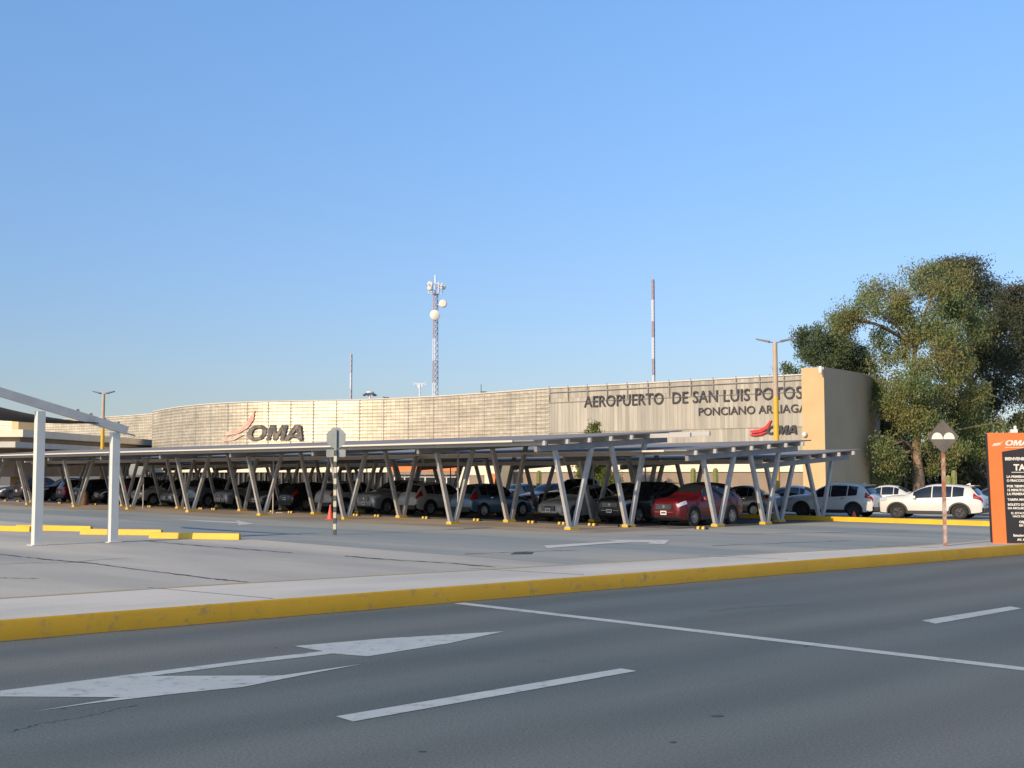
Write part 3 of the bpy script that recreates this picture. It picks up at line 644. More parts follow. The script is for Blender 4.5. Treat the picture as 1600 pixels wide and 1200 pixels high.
# ================================================================ CARPORTS
ZR = lambda a, base: base + .064 * (a - 32.9)
def carport(label, a0, bs, off, aoff, ext_last=0., ext_first=0.):
    """off = height change, aoff = shift along the road direction"""
    t = thing('carport', label, 'carport', W(a0, bs[0]), ROT, 'long parking canopies on slanting steel legs')
    b0 = bs[0]; base = 2.97 + off
    P = lambda a, b, z: Vector((a - 32.0, b - b0, z))
    yb = []
    for b in bs:
        r = MB(); r.beam(P(31.95, b, ZR(31.95, base) + .1), P(39.35, b, ZR(39.35, base) + .1), .16, .22); r.build('rafter', M['rafter'], t)
        for ab, ts in ((33.85, (32.95, 34.95)), (37.05, (36.05, 38.05))):
            for k, tp in enumerate(ts):
                lg = MB(); dx = -.13 if k == 0 else .13
                lg.beam(P(ab + dx, b, .10), P(tp, b, ZR(tp, base) + .02), .14, .17, (1, 0, 0)); lg.build('support_leg', M['steelpaint'], t)
            fp = MB(); fp.box(P(ab, b, .045), (.48, .32, .09)); fp.box(P(ab, b, .105), (.46, .26, .03), 0, 1)
            fp.build('footing', [M['curb2'], M['steelpaint']], t)
    bl, br = bs[-1] + 3.0, bs[0] - .45
    n = 7
    for i in range(n):
        a = 32.05 + i * 1.2; e = br - (ext_last if i >= n - 2 else ext_first if i < 2 else 0)
        q = MB(); z = ZR(a, base) + .30
        q.beam(P(a, e, z), P(a, bl, z), .09, .17); q.build('purlin', M['purlin'], t)
    s = MB(); 
    k = 0; b = br + .12
    while b < bl:
        b2 = min(b + 6.0, bl)
        s.add([P(31.55, b, ZR(31.55, base) + .395), P(40.0, b, ZR(40.0, base) + .395), P(40.0, b2 - .02, ZR(40.0, base) + .395), P(31.55, b2 - .02, ZR(31.55, base) + .395),
               P(31.55, b, ZR(31.55, base) + .44), P(40.0, b, ZR(40.0, base) + .44), P(40.0, b2 - .02, ZR(40.0, base) + .44), P(31.55, b2 - .02, ZR(31.55, base) + .44)],
              [(3, 2, 1, 0), (4, 5, 6, 7), (0, 1, 5, 4), (1, 2, 6, 5), (2, 3, 7, 6), (3, 0, 4, 7)]); b = b2
    s.build('roof_sheet', M['panel'], t)
    f = MB(); f.beam(P(31.50, br + 1.2, ZR(31.5, base) + .415), P(31.50, bl, ZR(31.5, base) + .415), .05, .07); f.build('gutter', M['beige_fascia'], t)
    pp = MB()
    for b in bs[1::2]: pp.tube([P(35.4, b + 1.5, 0), P(35.4, b + 1.5, ZR(35.4, base) + .2)], .035, 8)
    pp.build('drain_pipe', M['steelpaint'], t)
    return t
carport('nearest long carport roof, closest to the shade posts', 32.0, [33.0, 39.9, 47.5, 54.7, 62.0, 69.2, 76.6, 84, 91.3], 0, 0, ext_last=1.9)
t2 = carport('middle long carport roof, ending over the red crossover', 38.15, [30.9, 37.6, 47.2, 54.9, 62.4, 69.7, 77, 84.3, 91.6], -.31, 0)
t3 = carport('lowest far carport roof, ending in front of the ochre tower', 43.9, [32.0, 39.5, 47, 54.5, 62, 69.5, 77, 84.5], -.62, 0, ext_first=0)
# rubber wheel stops
M['stopb'] = mat('black_rubber_stop', (.03, .03, .03), .8); M['stopy'] = mat('yellow_stop_band', (.72, .45, .05), .6)
def wheel_stop():
    mb = MB(); pf = [(-.075, 0), (-.05, .10), (.05, .10), (.075, 0)]
    segs = [(-.28, -.18, 0), (-.18, -.06, 1), (-.06, .06, 0), (.06, .18, 1), (.18, .28, 0)]
    for y0, y1, mi in segs:
        mb.add([(x, y0, z * (.6 if y0 < -.27 else 1)) for x, z in pf] + [(x, y1, z * (.6 if y1 > .27 else 1)) for x, z in pf], [(0, 1, 2, 3)[::-1], (4, 5, 6, 7), (0, 1, 5, 4), (1, 2, 6, 5), (2, 3, 7, 6), (3, 0, 4, 7)], mi)
    return mb.mesh('wheel_stop', [M['stopb'], M['stopy']])
wsm = wheel_stop()
near_names = {1095: 'under the nose of the red crossover', 975: 'left of the second slanting leg near the black suv', 925: 'in front of the black suv', 878: 'in front of the white sedan, beside the slanting leg', 830: 'at the empty bay left of the white sedan', 745: 'behind the tail of the blue hatchback', 665: 'behind the tail of the pale crossover', 590: 'at the right front wheel of the silver grey suv', 557: 'at the left front wheel of the silver grey suv', 455: 'behind the black crossover, right of the paper scrap', 427: 'behind the black crossover, left of the paper scrap', 335: 'left of the white suv with black grille', 315: 'in front of the boxy silver suv, right one', 292: 'in front of the boxy silver suv, left one', 235: 'in front of the light silver sedan', 205: 'in front of the pale pickup', 175: 'behind the large black suv', 150: 'just right of the brown barrel', 115: 'just left of the brown barrel', 95: 'in front of the dark red hatchback', 30: 'at the far left black suv', 10: 'nearest the left edge of the photograph'}
for px, nm in near_names.items():
    a = 37.6 if px == 1095 else 36.9; o = link_mesh('wheel_stop', wsm); o.location = W(a, ona_b(px, a), .006); o.rotation_euler = (0, 0, ROT)
    tag(o, 'rubber wheel stop ' + nm, 'wheel stop', 'rubber wheel stops along the parking bays')
mb = MB(); mb.box((0, 0, .02), (.28, .2, .03)); o = mb.build('paper_scrap', M['white']); o.location = W(36.5, ona_b(437, 36.5), .006); o.rotation_euler.z = .4
tag(o, 'flattened white paper scrap lying on the concrete by the wheel stops', 'litter')
# yellow concrete bars
bars = [((17.0, 48.6), (18.3, 45.2), 'yellow concrete bar at the left edge of the photograph'), ((18.45, 46.9), (20.0, 43.9), 'yellow concrete bar behind the left white post, second of the row'),
        ((18.75, 42.0), (20.5, 39.5), 'yellow concrete bar between the two white posts, third of the row'), ((19.3, 38.0), (21.0, 35.25), 'yellow concrete bar right of the white posts, nearest of the row')]
for (a0, b0), (a1, b1), lb in bars:
    p, q = W(a0, b0), W(a1, b1); L0 = (q - p).length
    mb = MB(); mb.add([(-L0 / 2, -.09, 0), (L0 / 2, -.09, 0), (L0 / 2, .09, 0), (-L0 / 2, .09, 0), (-L0 / 2 + .01, -.07, .19), (L0 / 2 - .01, -.07, .19), (L0 / 2 - .01, .07, .19), (-L0 / 2 + .01, .07, .19)],
                      [(3, 2, 1, 0), (4, 5, 6, 7), (0, 1, 5, 4), (1, 2, 6, 5), (2, 3, 7, 6), (3, 0, 4, 7)])
    o = mb.build('parking_bar', M['curb2']); o.location = (p + q) / 2; o.rotation_euler.z = math.atan2(q.y - p.y, q.x - p.x)
    tag(o, lb, 'parking bar', 'yellow concrete bars beside the white posts')
# ================================================================ NEAR SHADE STRUCTURE
P2 = W(17.3, 36.5); P1 = W(14.95, 36.5)
t = thing('shade_structure', 'white square steel posts and sloping beam of a shade canopy at left', 'shade canopy', P1)
ang = math.atan2(P2.y - P1.y, P2.x - P1.x)
for p, h, px in ((P1, 3.93, 0), (P2, 3.36, 0)):
    mb = MB(); q = p - P1; mb.box((q.x, q.y, h / 2 + .01), (.24, .24, h), ROT); mb.box((q.x, q.y, .012), (.42, .42, .02), ROT); mb.build('post', M['whitesteel'], t)
B1 = AT(64, 632, P1.y); B2 = AT(186, 669, P2.y); dB = (B2 - B1)
mb = MB(); s0 = B1 - dB * 1.6 - P1; s1 = B2 + dB * .10 - P1; mb.beam(s0 + Vector((0, 0, .0)), s1 + Vector((0, 0, .0)), .20, .25); mb.build('beam', M['beamsteel'], t)
mb = MB()
for k in (.45, .62, .8, .98): c = B1 + dB * k + Vector((0, 0, .16)) - P1; mb.box(c, (.10, .12, .06), ang)
mb.beam(B2 + dB * .08 + Vector((0, .1, -.1)) - P1, B2 + dB * .16 + Vector((.1, .1, -.12)) - P1, .06, .04); mb.build('bracket', M['steelpaint'], t)
# sail: taut net fixed to the beam, running back and left
mb = MB(); a0 = AT(150, 661, 37.5); c0 = AT(-60, 619, 40); c1 = AT(-60, 648, 43); rows = []
for i in range(11):
    u = i / 10; e0 = a0.lerp(c0, u) - Vector((0, 0, .28 * u * (1 - u) * 2)); e1 = (a0 + Vector((0, .3, 0))).lerp(c1, u) - Vector((0, 0, .35 * u * (1 - u) * 1.)); rows.append([tuple(e0.lerp(e1, j / 6) - Vector((0, 0, .25 * math.sin(PI * j / 6) * u))) for j in range(7)])
o = mb.grid(rows).build('shade_net', M['sail'], smooth=60); tag(o, 'dark navy shade net stretched behind the white sloping beam at left', 'shade net')
md = o.modifiers.new('t', 'SOLIDIFY'); md.thickness = .02
# ================================================================ SIGNS
def octo(r, n=8, a0=PI / 8): return [(r * math.cos(a0 + 2 * PI * k / n), r * math.sin(a0 + 2 * PI * k / n)) for k in range(n)]
B = G(523, 836); t = thing('stop_sign', 'grey back of an octagonal sign with a small plate on a striped post', 'road sign', B, R(-6))
mb = MB(); n = 15; M['stripeb'] = mat('post_dark_green', (.05, .07, .065), .6); M['stripew'] = noisy('post_cream', (.55, .52, .40), (.45, .43, .34), .6, 5)
for i in range(n): mb.box((0, 0, .0 + (i + .5) * 2.9 / n), (.10, .10, 2.9 / n), 0, i % 2)
mb.build('striped_post', [M['stripeb'], M['stripew']], t)
mb = MB(); mb.box((0, -.01, 3.22), (.085, .06, .78)); mb.build('upper_post', M['galv'], t)
mb = MB(); mb.prism(octo(.37), lambda u, v, k: (u, .05 + .012 * k, 3.33 + v)); mb.build('octagon_plate', M['galv'], t)
mb = MB(); mb.prism([(-.31, -.13), (.31, -.13), (.34, -.1), (.34, .1), (.31, .13), (-.31, .13), (-.34, .1), (-.34, -.1)], lambda u, v, k: (u, .05 + .012 * k, 2.80 + v)); mb.build('lower_plate', M['galv'], t)
B = G(1477, 853, KH); t = thing('bump_sign', 'dark diamond sign with two white humps on a rusty post', 'road sign', B, R(-8))
mb = MB(); mb.box((0, 0, 1.35), (.085, .085, 2.7)); mb.build('rusty_post', M['rust'], t)
mb = MB(); mb.prism([(0, -.44), (.40, 0), (0, .44), (-.40, 0)], lambda u, v, k: (u, -.05 - .012 * k, 2.78 + v)); mb.build('diamond_plate', M['diamond'], t)
mb = MB()
for cx in (-.145, .145): mb.prism([(cx + .14 * math.cos(PI * k / 12), .17 * math.sin(PI * k / 12)) for k in range(13)], lambda u, v, k: (u, -.066 - .004 * k, 2.72 + v))
mb.build('hump_symbol', M['letterw'], t)
# price board
B0 = G(1553, 849, KH); t = thing('price_board', 'orange parking price board with a black panel of tariffs, cut by the right edge', 'sign board', B0, R(-4))
Hb = 2.92; Wb = 2.6
mb = MB(); mb.prism([(-.02, 0), (Wb, 0), (Wb, Hb), (-.09, Hb)], lambda u, v, k: (u, .16 - .16 * k, v)); mb.build('orange_body', M['orange'], t)
mb = MB(); mb.prism([(-.042, .03), (-.022, .03), (-.092, Hb - .02), (-.112, Hb - .02)], lambda u, v, k: (u, .15 - .13 * k, v)); mb.build('dark_edge', M['black'], t)
mb = MB(); mb.prism([(.335, .012), (Wb - .3, .012), (Wb - .3, 2.75), (.27, 2.42)], lambda u, v, k: (u, -.002 - .012 * k, v)); mb.build('black_panel', M['black'], t)
def bt(txt, x, z, size, bold=.0, par=t, nm='lettering', **k):
    me = text_mesh(txt, size, bold=bold, extrude=.004, **k); me.transform(frame((x, -.018, z), (1, 0, 0))); me.materials.clear(); me.materials.append(M['letterw']); return link_mesh(nm, me, par)
me = logo_mesh(.03); me.transform(Matrix.Diagonal((.20, .20, .3, 1))); me.transform(frame((.35, -.004, 2.58), (1, 0, 0))); me.materials.clear(); me.materials.append(M['letterw']); link_mesh('logo', me, t)
mb = MB(); mb.prism([(.05, 2.60), (.22, 2.63), (.36, 2.72), (.24, 2.66), (.06, 2.635)], lambda u, v, k: (u, -.004 - .008 * k, v)); mb.prism([(.02, 2.57), (.18, 2.585), (.30, 2.63), (.16, 2.61), (.03, 2.59)], lambda u, v, k: (u, -.004 - .008 * k, v)); mb.box((.9, -.008, 2.53), (1.1, .008, .012)); mb.build('logo_swoosh', M['letterw'], t)
rows = [('BIENVENIDOS A SAN LUIS', .34, 2.22, .11, .004), ('TARIFAS', .56, 1.93, .23, .008), ('LA PRIMERA HORA', .37, 1.72, .085, .003), ('O FRACCION', .37, 1.61, .085, .003), ('POR TIEMPO DE', .37, 1.45, .085, .003),
        ('15 MINUTOS, DESPUES', .37, 1.34, .085, .003), ('LA PRIMERA HORA', .37, 1.23, .085, .003), ('TARIFA MAXIMA POR DIA', .38, 1.07, .085, .003), ('BOLETO EXTRAVIADO', .38, .93, .085, .003), ('IVA INCLUIDO EN TODAS', .38, .83, .075, .003),
        ('EL ESTACIONAMIENTO NO SE', .46, .69, .075, .002), ('HACE RESPONSABLE POR', .5, .60, .075, .002), ('OBJETOS OLVIDADOS', .66, .44, .08, .003), ('EN SU AUTO', .66, .34, .08, .003), ('LAS 24 HORAS DEL DIA', .58, .25, .07, .002)]
rows = [(a, b, c * .93 + .13, d, e) for a, b, c, d, e in rows[:-1]]
for a_, b_, c_, d_, e_ in rows: bt(a_, b_, c_, d_, e_)
mb = MB(); mb.box((1.15, -.016, 2.14 * .9 + .42 - .07), (1.3, .006, .018)); mb.build('underline', M['letterw'], t) if 0 else None
mb = MB(); mb.box((1.1, -.018, 1.875), (1.2, .006, .016)); mb.build('underline', M['letterw'], t)
mb = MB(); mb.box((.92, -.02, .355), (.24, .01, .13)); mb.build('red_badge', M['red'], t)
bt('E', .87, .305, .13, .006); bt('Estacionamiento Autorizado', .50, .185, .085, .003); bt('AV. AEROPUERTO', .60, .075, .08, .003)
mb = MB(); mb.box((.62, .08, Hb + .05), (.16, .14, .09)); mb.lathe([(.04, 0), (.04, .1), (.001, .12)], (.66, .08, Hb + .08), 'z', 10); mb.build('top_lamp', M['white'], t)
# ================================================================ LAMPS
def lamp(px, dep, ztop, label):
    base = Vector(((px - 800) / 1955 * dep, dep, 0)); t = thing('lamp_post', label, 'lamp post', base, 0, 'tall double-headed lamp posts')
    zc = ztop * .68
    MB().tube([(0, 0, 0), (0, 0, zc)], [.17, .14], 12).build('lower_pole', M['lampyellow'], t, 40)
    MB().tube([(0, 0, zc), (0, 0, ztop)], [.138, .12], 12).build('upper_pole', M['lampbeige'], t, 40)
    for s in (-1, 1):
        dx = s * math.cos(R(20)); dy = -s * math.sin(R(20))
        m_ = MB(); m_.beam((dx * .05, dy * .05, ztop - .02), (dx * .35, dy * .35, ztop + .05), .06, .06)
        m_.beam((dx * .3, dy * .3, ztop + .05), (dx * 1.0, dy * 1.0, ztop + (.22 if s < 0 else .18)), .30, .10, (0, 0, 1), 0, .22, .06); m_.build('lamp_head', M['lamphead'], t)
lamp(1214, 66, 9.05, 'tall yellow and beige lamp post in front of the airport lettering')
lamp(159, 98, 8.35, 'yellow lamp post standing before the left end of the facade')
# ================================================================ TERMINAL
def facade_mat(name, kind):
    m = mat(name, (.5, .45, .36), .50, .30); N, L, Bs = nodes(m)
    uv = N.new('ShaderNodeUVMap'); mp = N.new('ShaderNodeMapping'); L.new(uv.outputs[0], mp.inputs[0])
    br = N.new('ShaderNodeTexBrick'); L.new(mp.outputs[0], br.inputs['Vector'])
    if kind == 'slat':
        br.inputs['Color1'].default_value = (.50, .46, .36, 1); br.inputs['Color2'].default_value = (.64, .585, .46, 1); br.inputs['Mortar'].default_value = (.32, .28, .22, 1)
        br.inputs['Scale'].default_value = 1; br.inputs['Brick Width'].default_value = .5; br.inputs['Row Height'].default_value = .305; br.inputs['Mortar Size'].default_value = .022; br.offset = 0.
    else:
        br.inputs['Color1'].default_value = (.34, .33, .295, 1); br.inputs['Color2'].default_value = (.48, .455, .39, 1); br.inputs['Mortar'].default_value = (.27, .235, .19, 1)
        br.inputs['Scale'].default_value = 1; br.inputs['Brick Width'].default_value = .34; br.inputs['Row Height'].default_value = 2.6; br.inputs['Mortar Size'].default_value = .012; br.offset = .5; br.offset_frequency = 2
    br.inputs['Bias'].default_value = -.1
    n = N.new('ShaderNodeTexNoise'); n.inputs['Scale'].default_value = .6 if kind == 'slat' else 1.2; n.inputs['Detail'].default_value = 6
    st = N.new('ShaderNodeMapping'); st.inputs['Scale'].default_value = (.5, 1.3, 1) if kind == 'slat' else (3, .25, 1); L.new(uv.outputs[0], st.inputs[0]); L.new(st.outputs[0], n.inputs['Vector'])
    r = N.new('ShaderNodeValToRGB'); r.color_ramp.elements[0].position = .3; r.color_ramp.elements[1].position = .7; r.color_ramp.elements[0].color = (.80, .78, .76, 1); r.color_ramp.elements[1].color = (1.08, 1.07, 1.04, 1)
    L.new(n.outputs['Fac'], r.inputs[0])
    x = N.new('ShaderNodeMix'); x.data_type = 'RGBA'; x.blend_type = 'MULTIPLY'; x.inputs[0].default_value = 1
    L.new(br.outputs['Color'], x.inputs[6]); L.new(r.outputs[0], x.inputs[7]); L.new(x.outputs[2], Bs.inputs['Base Color'])
    if kind != 'slat': Bs.inputs['Metallic'].default_value = .05; Bs.inputs['Roughness'].default_value = .7
    return m
M['slat'] = facade_mat('slat_cladding', 'slat'); M['board'] = facade_mat('board_cladding', 'board')
def ribbon_wall(name, path, prof, m, parent, flip=False):
    """extrude a vertical profile [(out, z)] along a plan path with UVs in metres; 'out' faces the car park"""
    vs = []; uvs = []; s = 0; n = len(prof); fs = []
    for i, p in enumerate(path):
        if i: s += (path[i] - path[i - 1]).length
        d = (path[min(i + 1, len(path) - 1)] - path[max(i - 1, 0)]).normalized(); o = Vector((-d.y, d.x, 0))
        for (e, z) in prof: vs.append((p.x + o.x * e, p.y + o.y * e, z)); uvs.append((s, z))
    for i in range(len(path) - 1):
        for j in range(n - 1): fs.append((i * n + j, (i + 1) * n + j, (i + 1) * n + j + 1, i * n + j + 1))
    me = bpy.data.meshes.new(name); me.from_pydata(vs, [], fs); me.materials.append(m)
    ul = me.uv_layers.new(name='UVMap')
    for l in me.loops: ul.data[l.index].uv = uvs[l.vertex_index]
    return link_mesh(name, me, parent)
HT = 8.6; HB = 3.45
T0 = Vector((19.0, 82.3, 0)); T1 = Vector((2.9, 95.3, 0)); dT = (T1 - T0).normalized()
term = thing('terminal', 'long curved airport terminal clad in beige metal slats with dark lettering', 'building', (0, 0, 0))
textpath = subdiv(T0 - dT * .7, T1, 12)
ctrl = [G(x, y, HT) for x, y in ((855, 607.6), (800, 611.6), (740, 616.2), (680, 620.2), (620, 623.4), (560, 625.4), (510, 626.4), (455, 626.9), (400, 627.6), (354, 629.4), (316, 631.9), (284, 635.2), (258, 639), (240, 643.2))]
ctrl = [Vector((p.x, p.y, 0)) for p in ctrl]; ctrl[0] = T1
sm = [p.copy() for p in ctrl]
for it in range(2): sm = [sm[0]] + [(sm[i - 1] + sm[i] * 2 + sm[i + 1]) / 4 for i in range(1, len(sm) - 1)] + [sm[-1]]
curve = catmull(sm, 6)
left = catmull([Vector((p.x, p.y, 0)) for p in (G(242, 646.4, HT), G(200, 649.8, HT), G(156, 652.6, HT), G(105, 655, HT), G(50, 656.6, HT), G(0, 657.3, HT), G(-60, 657.5, HT))], 6)
# the outward side of a path running right-to-left is to its left-hand normal; flip sign so it faces the camera
def slatprof(h0, h1, step=.305, d=.07):
    pr = []; z = h0
    while z < h1 - .02:
        pr += [(0, z), (d, z + .02), (.015, z + step - .04), (0, z + step - .035)]; z += step
    return [(e, zz) for e, zz in pr] + [(0, h1)]
ribbon_wall('board_cladding', textpath, [(0, HB), (0, 5.15), (.05, 5.17), (.05, 7.45), (0, 7.47), (0, HT)], M['board'], term)
ribbon_wall('slat_cladding', curve, slatprof(HB, HT), M['slat'], term)
ribbon_wall('slat_cladding', left, slatprof(HB, HT), M['slat'], term)
# parapet rails and ribs
for path in (textpath + curve[1:], left):
    mb = MB()
    for i in range(len(path) - 1): mb.beam(path[i] + Vector((0, 0, HT + .03)), path[i + 1] + Vector((0, 0, HT + .03)), .16, .08)
    mb.build('parapet_cap', M['greycream'], term)
mb = MB()
for path, stp in ((textpath, 1),):
    for i in range(0, len(path), 1):
        p = path[i]; o = Vector((-dT.y, dT.x, 0)); mb.beam(p + o * .10 + Vector((0, 0, 7.5)), p + o * .10 + Vector((0, 0, HT + .18)), .05, .05)
o_ = Vector((-dT.y, dT.x, 0))
mb.beam(textpath[0] + o_ * .1 + Vector((0, 0, 8.28)), textpath[-1] + o_ * .1 + Vector((0, 0, 8.28)), .05, .05)
mb.beam(textpath[0] + o_ * .1 + Vector((0, 0, 7.5)), textpath[-1] + o_ * .1 + Vector((0, 0, 7.5)), .05, .05)
mb.build('parapet_frame', M['soffit'], term)
mb = MB()
for i in range(2, len(curve), 4):
    p = curve[i]; d = (curve[min(i + 1, len(curve) - 1)] - curve[i - 1]).normalized(); o = Vector((-d.y, d.x, 0))
    MB().beam(p + o * .05 + Vector((0, 0, HB)), p + o * .05 + Vector((0, 0, HT)), .05, .09).build('cladding_joint', M['soffit'], term)
# body behind the cladding: roof slab and lower storey
full = textpath + curve[1:]
def shell(name, path, e, z0, z1, m, thick=.3): 
    return ribbon_wall(name, path, [(e - thick, z0), (e, z0), (e, z1), (e - thick, z1)], m, term)
rf = MB(); bkp = [p + Vector((18, 34, 0)) for p in full]
rf.grid([[(p.x, p.y, HT - .5) for p in full], [(p.x, p.y, HT - .5) for p in bkp]]); rf.grid([[(p.x, p.y, 0) for p in bkp], [(p.x, p.y, HT - .5) for p in bkp]]); rf.build('roof', M['soffit'], term)
shell('soffit_band', full, -.55, 2.7, HB, M['soffit'])
mb = MB(); mb.grid([[(p.x, p.y, HB) for p in full], [(p.x + .6, p.y + .8, HB) for p in full]]); mb.build('soffit', M['soffit'], term)
nbrown = [p for p in full if p.x > -.6]
shell('cream_band', full, .55, 2.22, 2.83, M['cream'], 1.2)
shell('brown_wall', nbrown, .42, -.02, 2.22, M['brown'])
gl = [p for p in full if p.x <= .3]
ribbon_wall('storefront_glass', gl, [(.2, -.02), (.2, 2.22)], M['dglass'], term)
mb = MB()
for i in range(0, len(gl)):
    p = gl[i]; mb.box((p.x - .2, p.y - .3, 1.1), (.10, .12, 2.2))
mb.build('mullion', M['mull'], term)
# orange entrance portal
e0 = AT(608, 728, 103); e1 = AT(713, 728, 98)
mb = MB(); dE = Vector((e1.x - e0.x, e1.y - e0.y, 0)); LE = dE.length; aE = math.atan2(dE.y, dE.x)
por = thing('entrance_portal', 'bright orange entrance fascia with white framed doors under the terminal facade', 'entrance', (e0.x, e0.y, 0), aE)
MB().box((LE / 2, 1.2, 2.88), (LE, 2.4, 1.15)).build('orange_fascia', M['orange'], por)
MB().box((LE / 2, 1.1, 2.15), (LE - .3, 2.2, .28)).build('lintel', M['brown'], por)
mb = MB(); mb.box((LE / 2, .5, 1.0), (LE - .4, .05, 2.0)); mb.build('entrance_glass', M['dglass'], por)
mb = MB()
for k in range(7): mb.box((.25 + k * (LE - .5) / 6, .42, 1.0), (.09, .1, 2.0))
mb.box((LE / 2, .42, 1.86), (LE - .4, .1, .12)); mb.build('door_frame', M['white'], por)
q = AT(728, 730, 96)
kk = thing('ticket_kiosk', 'cream kiosk block with brown shutter and a small orange panel beside the entrance', 'kiosk', (q.x, q.y, 0), R(-20))
MB().box((1.1, 1.5, 1.5), (3.4, 3, 3.0)).build('kiosk_wall', M['cream'], kk); MB().box((.9, -.03, 1.35), (1.2, .08, 1.3)).build('shutter', M['brown'], kk); MB().box((2.2, -.03, 1.5), (.42, .08, 1.2)).build('orange_panel', M['orange'], kk)
# lettering on the facade
def on_text_wall(px): # param along text wall by pixel -> point
    r = ray(px, 650); # intersect with the wall line
    ax, ay = r[0], r[1]; den = ax * dT.y - ay * dT.x; k = (T0.x * dT.y - T0.y * dT.x) / den; return Vector((ax * k, ay * k, 0))
rd = -dT; oo = Vector((rd.y, -rd.x, 0)); oo = oo if oo.dot(Vector((0, -1, 0))) > 0 else -oo
def zat(p, py): r = ray(800, py); return H + p.y * r[2] / r[1]
lt = None
def wall_text(txt, px0, px1, pyb, pyt_cap, sname='lettering', m=None, bold=.0, shear=0., par=None, spacing=1., ext=.035, off=.10):
    p0 = on_text_wall(px0); p1 = on_text_wall(px1); zb = zat(p0, pyb); cap = zat(p0, pyt_cap) - zb
    me = logo_mesh(.08) if txt == 'OMA' else text_mesh(txt, 1., bold=bold, shear=shear, extrude=ext, spacing=spacing); xs = [v.co.x for v in me.vertices]; ys = [v.co.y for v in me.vertices]
    wd = max(xs) - min(xs); hh = .73
    me.transform(Matrix.Translation((-min(xs), 0, 0))); me.transform(Matrix.Diagonal(((p1 - p0).length / wd, cap / hh, 1, 1)))
    fr_ = frame(p0 + oo * off + Vector((0, 0, zb)), rd); me.transform(fr_); me.materials.clear(); me.materials.append(m or M['letterd']); return link_mesh(sname, me, par or term)
wall_text('AEROPUERTO  DE SAN LUIS POTOSÍ', 914, 1262, 636.5, 618.5, bold=.007, spacing=1.02)
wall_text('PONCIANO ARRIAGA', 1093, 1262, 649.5, 636.8, bold=.007)
wall_text('OMA', 1199, 1246, 678.5, 665.5, 'logo_letters')
def swoosh(plist, wallp, along, out, m, name, par, th=(.02, .2)):
    mb = MB()
    for pl in plist:
        pts = []
        for px, py in pl:
            p = wallp(px); pts.append((p, zat(p, py)))
        n = len(pts); vs = [tuple(p + out * th[0] + Vector((0, 0, z))) for p, z in pts] + [tuple(p + out * th[1] + Vector((0, 0, z))) for p, z in pts]
        mb.add(vs, [tuple(range(n)), tuple(range(2 * n - 1, n - 1, -1))] + [(i, (i + 1) % n, n + (i + 1) % n, n + i) for i in range(n)])
    return mb.build(name, m, par)
swoosh([[(1174, 673), (1188, 671), (1198, 666), (1205, 657), (1207, 657), (1202, 669), (1192, 675), (1180, 677), (1174, 676)], [(1173, 678), (1184, 678.5), (1196, 675), (1199, 676), (1190, 680), (1180, 681), (1173, 680)]], on_text_wall, rd, oo, M['red'], 'logo_swoosh', term)
# big faded logo on the slats
c0 = G(500, 628.5, HT); c1 = G(400, 628.5, HT)
def on_curve(px):
    best = None; k = (px - 800) / 1955.
    for i in range(len(curve) - 1):
        a, b = curve[i], curve[i + 1]; fa = a.x - k * a.y; fb = b.x - k * b.y
        if fa * fb <= 0: t = fa / (fa - fb); return a.lerp(b, t)
    return curve[-1]
out0 = Vector((0, -1, 0))
me = logo_mesh(.05); xs = [v.co.x for v in me.vertices]; me.transform(Matrix.Translation((-min(xs), 0, 0))); wd = max(xs) - min(xs)
p0 = on_curve(388); p1 = on_curve(474); zb = zat(p0, 688.5); cap = zat(p0, 664.5) - zb
me.transform(Matrix.Diagonal(((p1 - p0).length / wd, cap / .73, 1, 1))); dd = (p1 - p0).normalized(); od = Vector((dd.y, -dd.x, 0)); od = od if od.y < 0 else -od
me.transform(frame(p0 + od * .26 + Vector((0, 0, zb)), dd)); me.materials.clear(); me.materials.append(worn_paint('weathered_charcoal', (.055, .055, .06), (.22, .19, .15), .54, 2.2)); link_mesh('logo_letters', me, term)
swoosh([[(352, 676), (368, 672), (382, 664), (391, 652), (398, 641), (396, 656), (388, 668), (374, 677), (354, 681)], [(346, 686), (360, 684), (374, 679), (380, 680), (366, 688), (350, 690)]], on_curve, dd, od, M['pink'], 'logo_swoosh', term, (.10, .16))
# ochre tower
tw = thing('ochre_tower', 'ochre end tower of the terminal with a long shaded curved side', 'tower', (0, 0, 0))
ta = G(1287, 573.5, 9.0); tb = G(1252, 575, 9.0); tb = ta + (tb - ta)
side = [Vector((ta.x, ta.y, 0))] + [Vector((p.x, p.y, 0)) for p in (AT(1312, 0, 83.4), AT(1335, 0, 85.9), AT(1351, 0, 90.), AT(1359, 0, 96.), AT(1363, 0, 106.))]
side = catmull(side, 5)
TZ = 9.0
mb = MB(); f0, f1 = Vector((tb.x, tb.y, 0)), Vector((ta.x, ta.y, 0)); inn = Vector((.64, .77, 0)) * 3.0
mb.grid([[(f0.x, f0.y, -.02), (f1.x, f1.y, -.02)], [(f0.x, f0.y, TZ), (f1.x, f1.y, TZ)]])
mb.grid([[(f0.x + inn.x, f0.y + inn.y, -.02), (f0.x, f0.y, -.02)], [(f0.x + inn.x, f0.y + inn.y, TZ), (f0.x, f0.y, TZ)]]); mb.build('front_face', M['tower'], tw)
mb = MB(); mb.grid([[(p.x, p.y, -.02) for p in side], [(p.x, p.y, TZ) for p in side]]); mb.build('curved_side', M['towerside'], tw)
mb = MB(); top = [(f0.x, f0.y, TZ), *[(p.x, p.y, TZ) for p in side], (f0.x + 8, f0.y + 22, TZ)]; mb.add([(x, y, z - .05) for x, y, z in top], [tuple(range(len(top)))])
mb.build('tower_roof', M['soffit'], tw)
